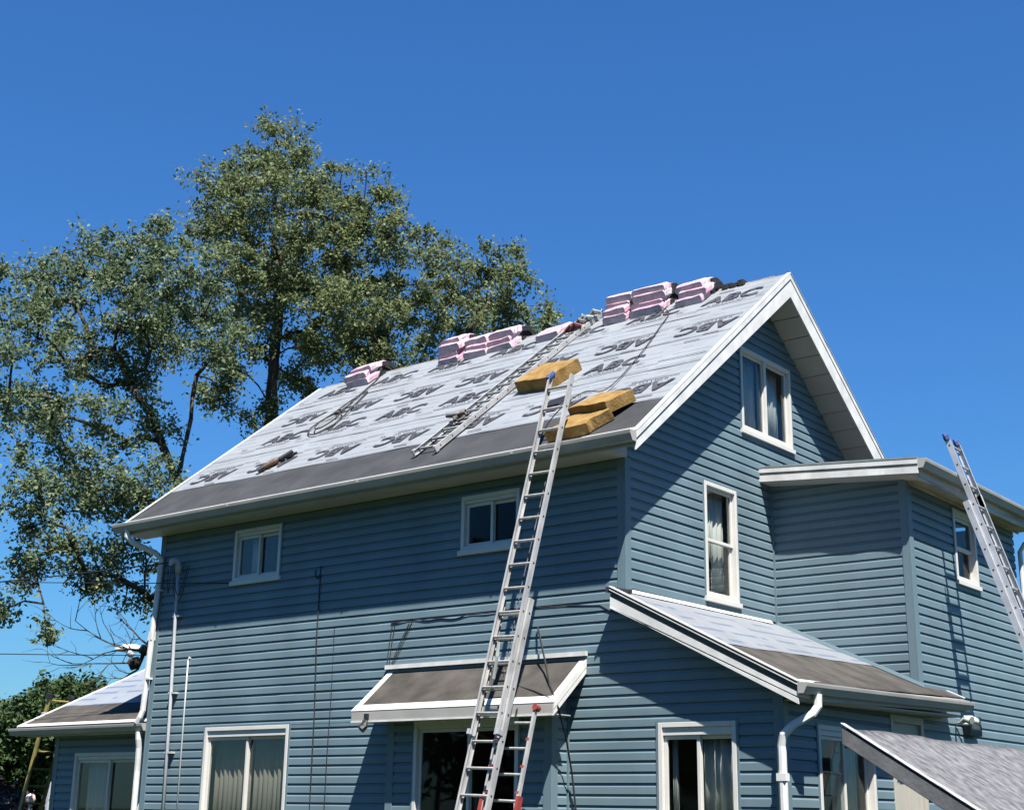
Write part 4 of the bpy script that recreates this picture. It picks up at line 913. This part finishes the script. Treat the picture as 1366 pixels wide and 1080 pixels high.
def tree(name, label, trunk, blobs, dens, leaves, size, sig, mt, seed, r0=.011, pw=.5, droop=.25, extra=None, fill=.9, limbs=()):
    base = Vector(trunk[0]); root = empty(name, (base.x, base.y, 0), label, 'tree')
    r = np.random.default_rng(seed)
    nodes = []; par = []
    def chain(pts, start):
        last = start
        for i in range(len(pts) - 1):
            a, b = np.array(pts[i], float), np.array(pts[i + 1], float); n = max(2, int(np.linalg.norm(b - a) / .4))
            for k in range(0 if last == -1 else 1, n + 1):
                if i > 0 and k == 0: continue
                nodes.append(a + (b - a) * k / n + r.normal(size=3) * .02); par.append(last); last = len(nodes) - 1
        return last
    chain([(trunk[0][0], trunk[0][1], 0)] + list(trunk), -1)
    for lb in limbs:
        q = np.array(lb[0], float); d = np.linalg.norm(np.array(nodes) - q, axis=1); chain(lb, int(d.argmin()))
    att = []
    for (x, y, z, rr) in blobs:
        n = max(2, int(dens * rr ** 2.2)); d = r.normal(size=(n, 3)); d /= np.linalg.norm(d, axis=1, keepdims=True)
        att.append(np.array([x, y, z]) + d * (r.uniform(.25, 1, n) ** .5)[:, None] * rr * fill)
    att = np.concatenate(att); tn = np.array(nodes)
    ds = np.linalg.norm(att[:, None, :] - tn[None], axis=2).min(1); tips = []
    for i in np.argsort(ds):
        p = att[i]; N = np.array(nodes); v = p - N; d = np.linalg.norm(v, axis=1)
        cost = d * (1 + .9 * np.clip(-v[:, 2] / (d + 1e-6), 0, 1)); j = int(cost.argmin()); q = N[j]; L = d[j]; k = max(1, int(L / .35)); last = j
        for s in range(1, k + 1):
            t = s / k; c = q + (p - q) * t; c = c + np.array([0, 0, .10 * L * math.sin(math.pi * t)]) + r.normal(size=3) * .03 * min(1, L) * (t < 1)
            nodes.append(c); par.append(last); last = len(nodes) - 1
        tips.append(p)
    cnt = np.zeros(len(nodes)); leafn = np.ones(len(nodes), bool); leafn[[q for q in par if q >= 0]] = False; cnt[leafn] = 1
    for i in range(len(nodes) - 1, 0, -1):
        if par[i] >= 0: cnt[par[i]] += cnt[i]
    rad = r0 * cnt ** pw
    m = MB(); K = 6
    for i in range(1, len(nodes)):
        j = par[i]
        if j < 0: continue
        a, b = Vector(nodes[j]), Vector(nodes[i]); ra, rb = min(rad[j], rad[i] * 1.25), rad[i]; m.tube([a, b + (b - a) * .04], [ra, rb], 6 if rad[i] > .04 else 4)
    if extra: extra(m)
    m.build('trunk', M['bark'], root, smooth=True)
    foliage('crown', tips, leaves, size, sig, mt, root, seed + 1, droop)
    return root

BLOB_A = [(-16.54, 8.05, 18.44, 0.86), (-17.81, 8.43, 17.85, 1.05), (-14.78, 7.35, 16.79, 0.87), (-16.7, 10.04, 17.7, 1.16), (-14.61, 9.71, 17.11, 0.84), (-16.52, 6.56, 16.36, 0.78), (-18.7, 8.16, 16.23, 0.94), (-15.28, 7.08, 15.0, 1.14), (-16.17, 9.41, 15.58, 1.31), (-15.41, 10.32, 15.91, 1.22), (-12.97, 9.47, 15.43, 0.72), (-18.25, 8.69, 14.77, 1.13), (-15.25, 8.16, 13.73, 1.15), (-14.73, 9.48, 13.81, 1.07), (-15.36, 11.48, 14.97, 0.92), (-15.7, 6.27, 12.12, 0.73), (-16.73, 9.6, 13.02, 1.0), (-16.54, 8.17, 11.01, 0.67), (-16.52, 6.06, 16.59, 0.43)]
BLOB_B = [(-16.02, 3.82, 13.89, 0.81), (-17.66, 3.82, 14.2, 0.79), (-13.86, 3.41, 12.69, 0.84), (-18.27, 3.3, 13.32, 0.84), (-15.91, 3.38, 12.44, 0.88), (-16.4, 1.24, 11.57, 0.68), (-16.99, 5.77, 12.82, 0.9), (-15.85, 0.81, 10.17, 0.74), (-17.29, 3.16, 11.59, 0.81), (-16.61, 4.32, 11.4, 0.76), (-13.56, 4.11, 11.45, 0.67), (-18.72, 3.18, 10.22, 0.83), (-15.65, 2.57, 9.41, 0.76), (-15.42, 3.93, 9.68, 0.68), (-16.09, 6.46, 11.11, 0.64), (-15.46, 1.05, 7.78, 0.67), (-17.57, 3.83, 8.42, 0.8), (-15.83, 4.23, 7.93, 0.72), (-15.58, 1.95, 6.71, 0.68), (-17.46, 5.25, 6.89, 0.76), (-15.8, 1.36, 5.73, 0.52), (-16.55, 3.52, 6.73, 0.65), (-16.48, 5.14, 5.94, 0.39), (-15.1, 1.68, 4.97, 0.35), (-18.61, 3.03, 14.08, 0.34), (-15.37, 3.69, 14.33, 0.29), (-15.48, 3.14, 8.35, 0.67), (-19.17, 2.28, 13.4, 0.47), (-13.96, 3.46, 8.2, 0.49)]
BLOB_C = [(-11.53, 11.59, 15.27, 0.58), (-12.53, 12.07, 14.83, 0.79), (-10.21, 10.73, 13.88, 0.55), (-13.4, 11.56, 15.08, 0.8), (-12.9, 10.05, 13.58, 0.85), (-11.21, 10.81, 13.24, 0.7), (-14.89, 10.5, 13.52, 0.89), (-13.34, 8.12, 13.3, 0.73), (-11.15, 12.55, 13.94, 0.46), (-14.92, 9.22, 12.57, 0.73), (-11.58, 9.76, 14.78, 0.41), (-13.24, 12.01, 14.24, 0.75), (-10.59, 11.38, 13.28, 0.46), (-13.1, 9.77, 12.56, 0.65), (-11.28, 13.35, 14.31, 0.2)]
BLOB_D = [(-30.57, 12.66, 4.78, 0.99), (-31.28, 14.02, 5.19, 0.75), (-29.36, 10.87, 4.06, 0.95), (-32.62, 12.4, 3.15, 1.21), (-30.07, 12.77, 3.36, 1.24), (-29.08, 12.94, 4.4, 0.64), (-32.42, 13.36, 2.22, 1.35), (-28.48, 12.58, 2.65, 1.0), (-32.06, 11.6, 4.52, 0.4)]
tree('deciduous_tree', 'tallest olive-green tree with a dark straight trunk rising behind the roof', [(-16.23, 8.42, 9.86), (-16.31, 8.33, 11.8), (-16.28, 8.36, 14.02), (-16.42, 8.2, 15.67), (-16.46, 8.15, 17.36)], BLOB_A, 22, 165, .092, .29, 'leafA', 3, r0=.0135, fill=1.02)
def dead(m):
    rr = random.Random(4)
    m.tube([(-15.4, 4.68, 5.48), (-15.41, 4.67, 5.16), (-15.49, 4.56, 4.86), (-15.52, 4.51, 4.67), (-15.56, 4.47, 4.46)], [.06, .06, .055, .05, .03], 6)
    m.tube([(-15.55, 4.55, 4.98), (-15.50, 4.55, 4.90), (-15.47, 4.56, 4.78)], [.05, .14, .06], 7)
    m.tube([(-15.72, 4.35, 4.66), (-15.62, 4.42, 4.60), (-15.52, 4.50, 4.55)], [.06, .17, .06], 7)
    def twig(p, d_, L, r_, lev):
        pts = [p]; q = Vector(p); dd = Vector(d_).normalized()
        n = 5
        for i in range(n):
            dd = (dd + Vector((rr.uniform(-.25, .25), rr.uniform(-.25, .25), rr.uniform(-.22, .25)))).normalized(); q = q + dd * L / n; pts.append(tuple(q))
            if lev and rr.random() < .8: twig(tuple(q), dd + Vector((rr.uniform(-.9, .9), rr.uniform(-.9, .9), rr.uniform(-.8, .9))), L * .55, r_ * .55, lev - 1)
        m.tube(pts, [r_ * (1 - .7 * i / n) for i in range(n + 1)], 4)
    for p, d_, L in (((-15.49, 4.56, 4.86), (-.8, -.6, .15), 1.7), ((-15.49, 4.56, 4.86), (-.8, -.6, -.05), 1.6), ((-15.6, 4.42, 4.6), (-.8, -.7, -.15), 1.4), ((-15.56, 4.47, 4.46), (-.6, -.6, -.5), .8), ((-15.46, 4.6, 5.0), (-.8, -.5, .5), 1.2)): twig(p, d_, L, .022, 2)
tree('deciduous_tree', 'spreading grey-green tree with forked trunk and dead lower twigs left of the house', [(-15.18, 4.97, 7.64), (-15.27, 4.86, 8.65), (-15.14, 5.02, 10.06), (-15.12, 5.04, 11.13)], BLOB_B, 27, 150, .092, .31, 'leafB', 5, r0=.0135, fill=1.0, extra=dead, limbs=[[(-15.27, 4.86, 8.65), (-15.64, 4.36, 9.99), (-15.91, 3.98, 10.65)]])
tree('deciduous_tree', 'lighter olive tree with slanting limbs behind the ridge bundles', [(-13.02, 10.29, 11.31), (-13.05, 10.27, 12.48), (-12.66, 10.62, 13.9)], BLOB_C, 24, 145, .096, .28, 'leafA', 9, fill=1.02, limbs=[[(-13.0, 10.3, 11.6), (-12.2, 11.0, 13.2), (-11.4, 11.4, 14.3)], [(-13.0, 10.3, 11.8), (-13.9, 9.9, 12.9)]])
tree('dense_tree', 'dense dark-green rounded tree beyond the low side roof', [(-30.4, 12.7, 1.2), (-30.4, 12.7, 2.6)], BLOB_D, 60, 110, .14, .30, 'leafD', 13, droop=.1)
tree('purple_shrub', 'dark purple-leaved shrub below the dense green tree', [(-17.6, 3.2, .3), (-17.6, 3.2, .9)], [(-17.4, 3.0, 1.3, .55), (-17.9, 2.6, 1.5, .5), (-17.0, 3.6, 1.4, .45), (-18.2, 3.0, 1.8, .4)], 40, 60, .12, .22, 'leafP', 17, droop=.1)['category'] = 'shrub'

# ================================================================== street lamp, wires, small yard things
SLP = empty('street_lamp', (-33.2, 21.0, 0), 'pale cobra-head street lamp seen through bare twigs', 'street lamp')
MB().tube([(-33.2, 21.0, 0), (-33.2, 21.0, 7.2)], [.12, .08], 8).build('pole', M['conduit'], SLP)
MB().tube([(-33.2, 21.0, 7.0), (-33.6, 20.45, 7.35), (-34.3, 19.5, 7.42), (-34.8, 18.85, 7.40)], .035, 6).build('arm', M['conduit'], SLP)
MB().tube([(-34.75, 18.9, 7.40), (-34.95, 18.62, 7.44), (-35.2, 18.3, 7.43), (-35.4, 18.0, 7.36)], [.07, .15, .16, .06], 10).build('lamp_head', M['white'], SLP, smooth=True)
MB().tube([(-35.0, 18.5, 7.30), (-35.05, 18.44, 7.18), (-35.08, 18.40, 7.12)], [.17, .14, .07], 10).build('lens', M['conduit'], SLP, smooth=True)
def wire(p0, p1, sag, r, label, group=None):
    a, b = Vector(p0), Vector(p1); pts = [a + (b - a) * t - Vector((0, 0, sag * 4 * t * (1 - t))) for t in [i / 20 for i in range(21)]]
    tag(MB().tube(pts, r, 5).build('overhead_wire', M['cable'], smooth=True), label, 'wire', group)
wire((-40.0, -3.0, 7.6), (-8.56, -.24, 5.40), .6, .012, 'service wire dropping from beyond the trees to the weatherhead')
wire((-26.0, -1.0, 6.9), (-7.30, -.03, 4.99), .12, .008, 'thin wire reaching the wall beside the small upper window')
wire((-60.0, 2.0, 8.0), (-33.3, 21.0, 7.3), .25, .02, 'overhead wire meeting the street lamp pole')
for i, z in enumerate((5.9, 5.6, 4.75, 4.45, 4.2)):
    wire((-75.0, -8.0, z), (-30.0, 24.0, z - .35), .2, .022 if i < 2 else .035, 'utility wire crossing low behind the dense tree', 'low utility wires')
PS = empty('yard_post', (-16.1, 3.0, 0), 'pale weathered post with short crosspieces beside the side extension', 'post')
MB().box((-16.14, 2.96, 0), (-16.06, 3.04, 2.12)).build('upright', M['conduit'], PS); MB().box((-16.32, 2.97, 1.78), (-15.9, 3.03, 1.86)).build('crosspiece', M['conduit'], PS); MB().box((-16.26, 2.975, 2.02), (-16.15, 3.025, 2.06)).build('crosspiece', M['conduit'], PS)
BL = empty('garden_ornament', (-16.75, 3.0, 0), 'small pinkish ball on a thin stake by the shrub', 'ornament')
MB().tube([(-16.75, 3, 0), (-16.75, 3, 1.68)], .03, 6).build('stake', M['conduit'], BL); MB().tube([(-16.75, 3, 1.66), (-16.75, 3, 1.70), (-16.75, 3, 1.78), (-16.75, 3, 1.86), (-16.75, 3, 1.89)], [.03, .08, .11, .08, .02], 10).build('ball', M['pink'], BL, smooth=True)

# trees across the road, behind the viewer: they close off the low sky and show in the window glass
for i in range(9):
    a = math.radians(-150 + i * 17.5); R_ = 27 + 4 * math.sin(i * 2.3); cx, cy = 1.0 + R_ * math.cos(a), -3.0 + R_ * math.sin(a) - 6
    rr = random.Random(i + 40); H = 9.5 + 2.5 * math.sin(i * 1.9)
    bl = [(cx + rr.uniform(-3, 3), cy + rr.uniform(-3, 3), rr.uniform(3.0, H), rr.uniform(1.6, 2.3)) for _ in range(13)]
    tree('roadside_tree', 'leafy green tree across the road, facing the house front', [(cx, cy, 1.5), (cx + .2, cy, H * .6)], bl, 3.2, 34, .48, .75, 'leafD', 60 + i)['group'] = 'trees across the road'
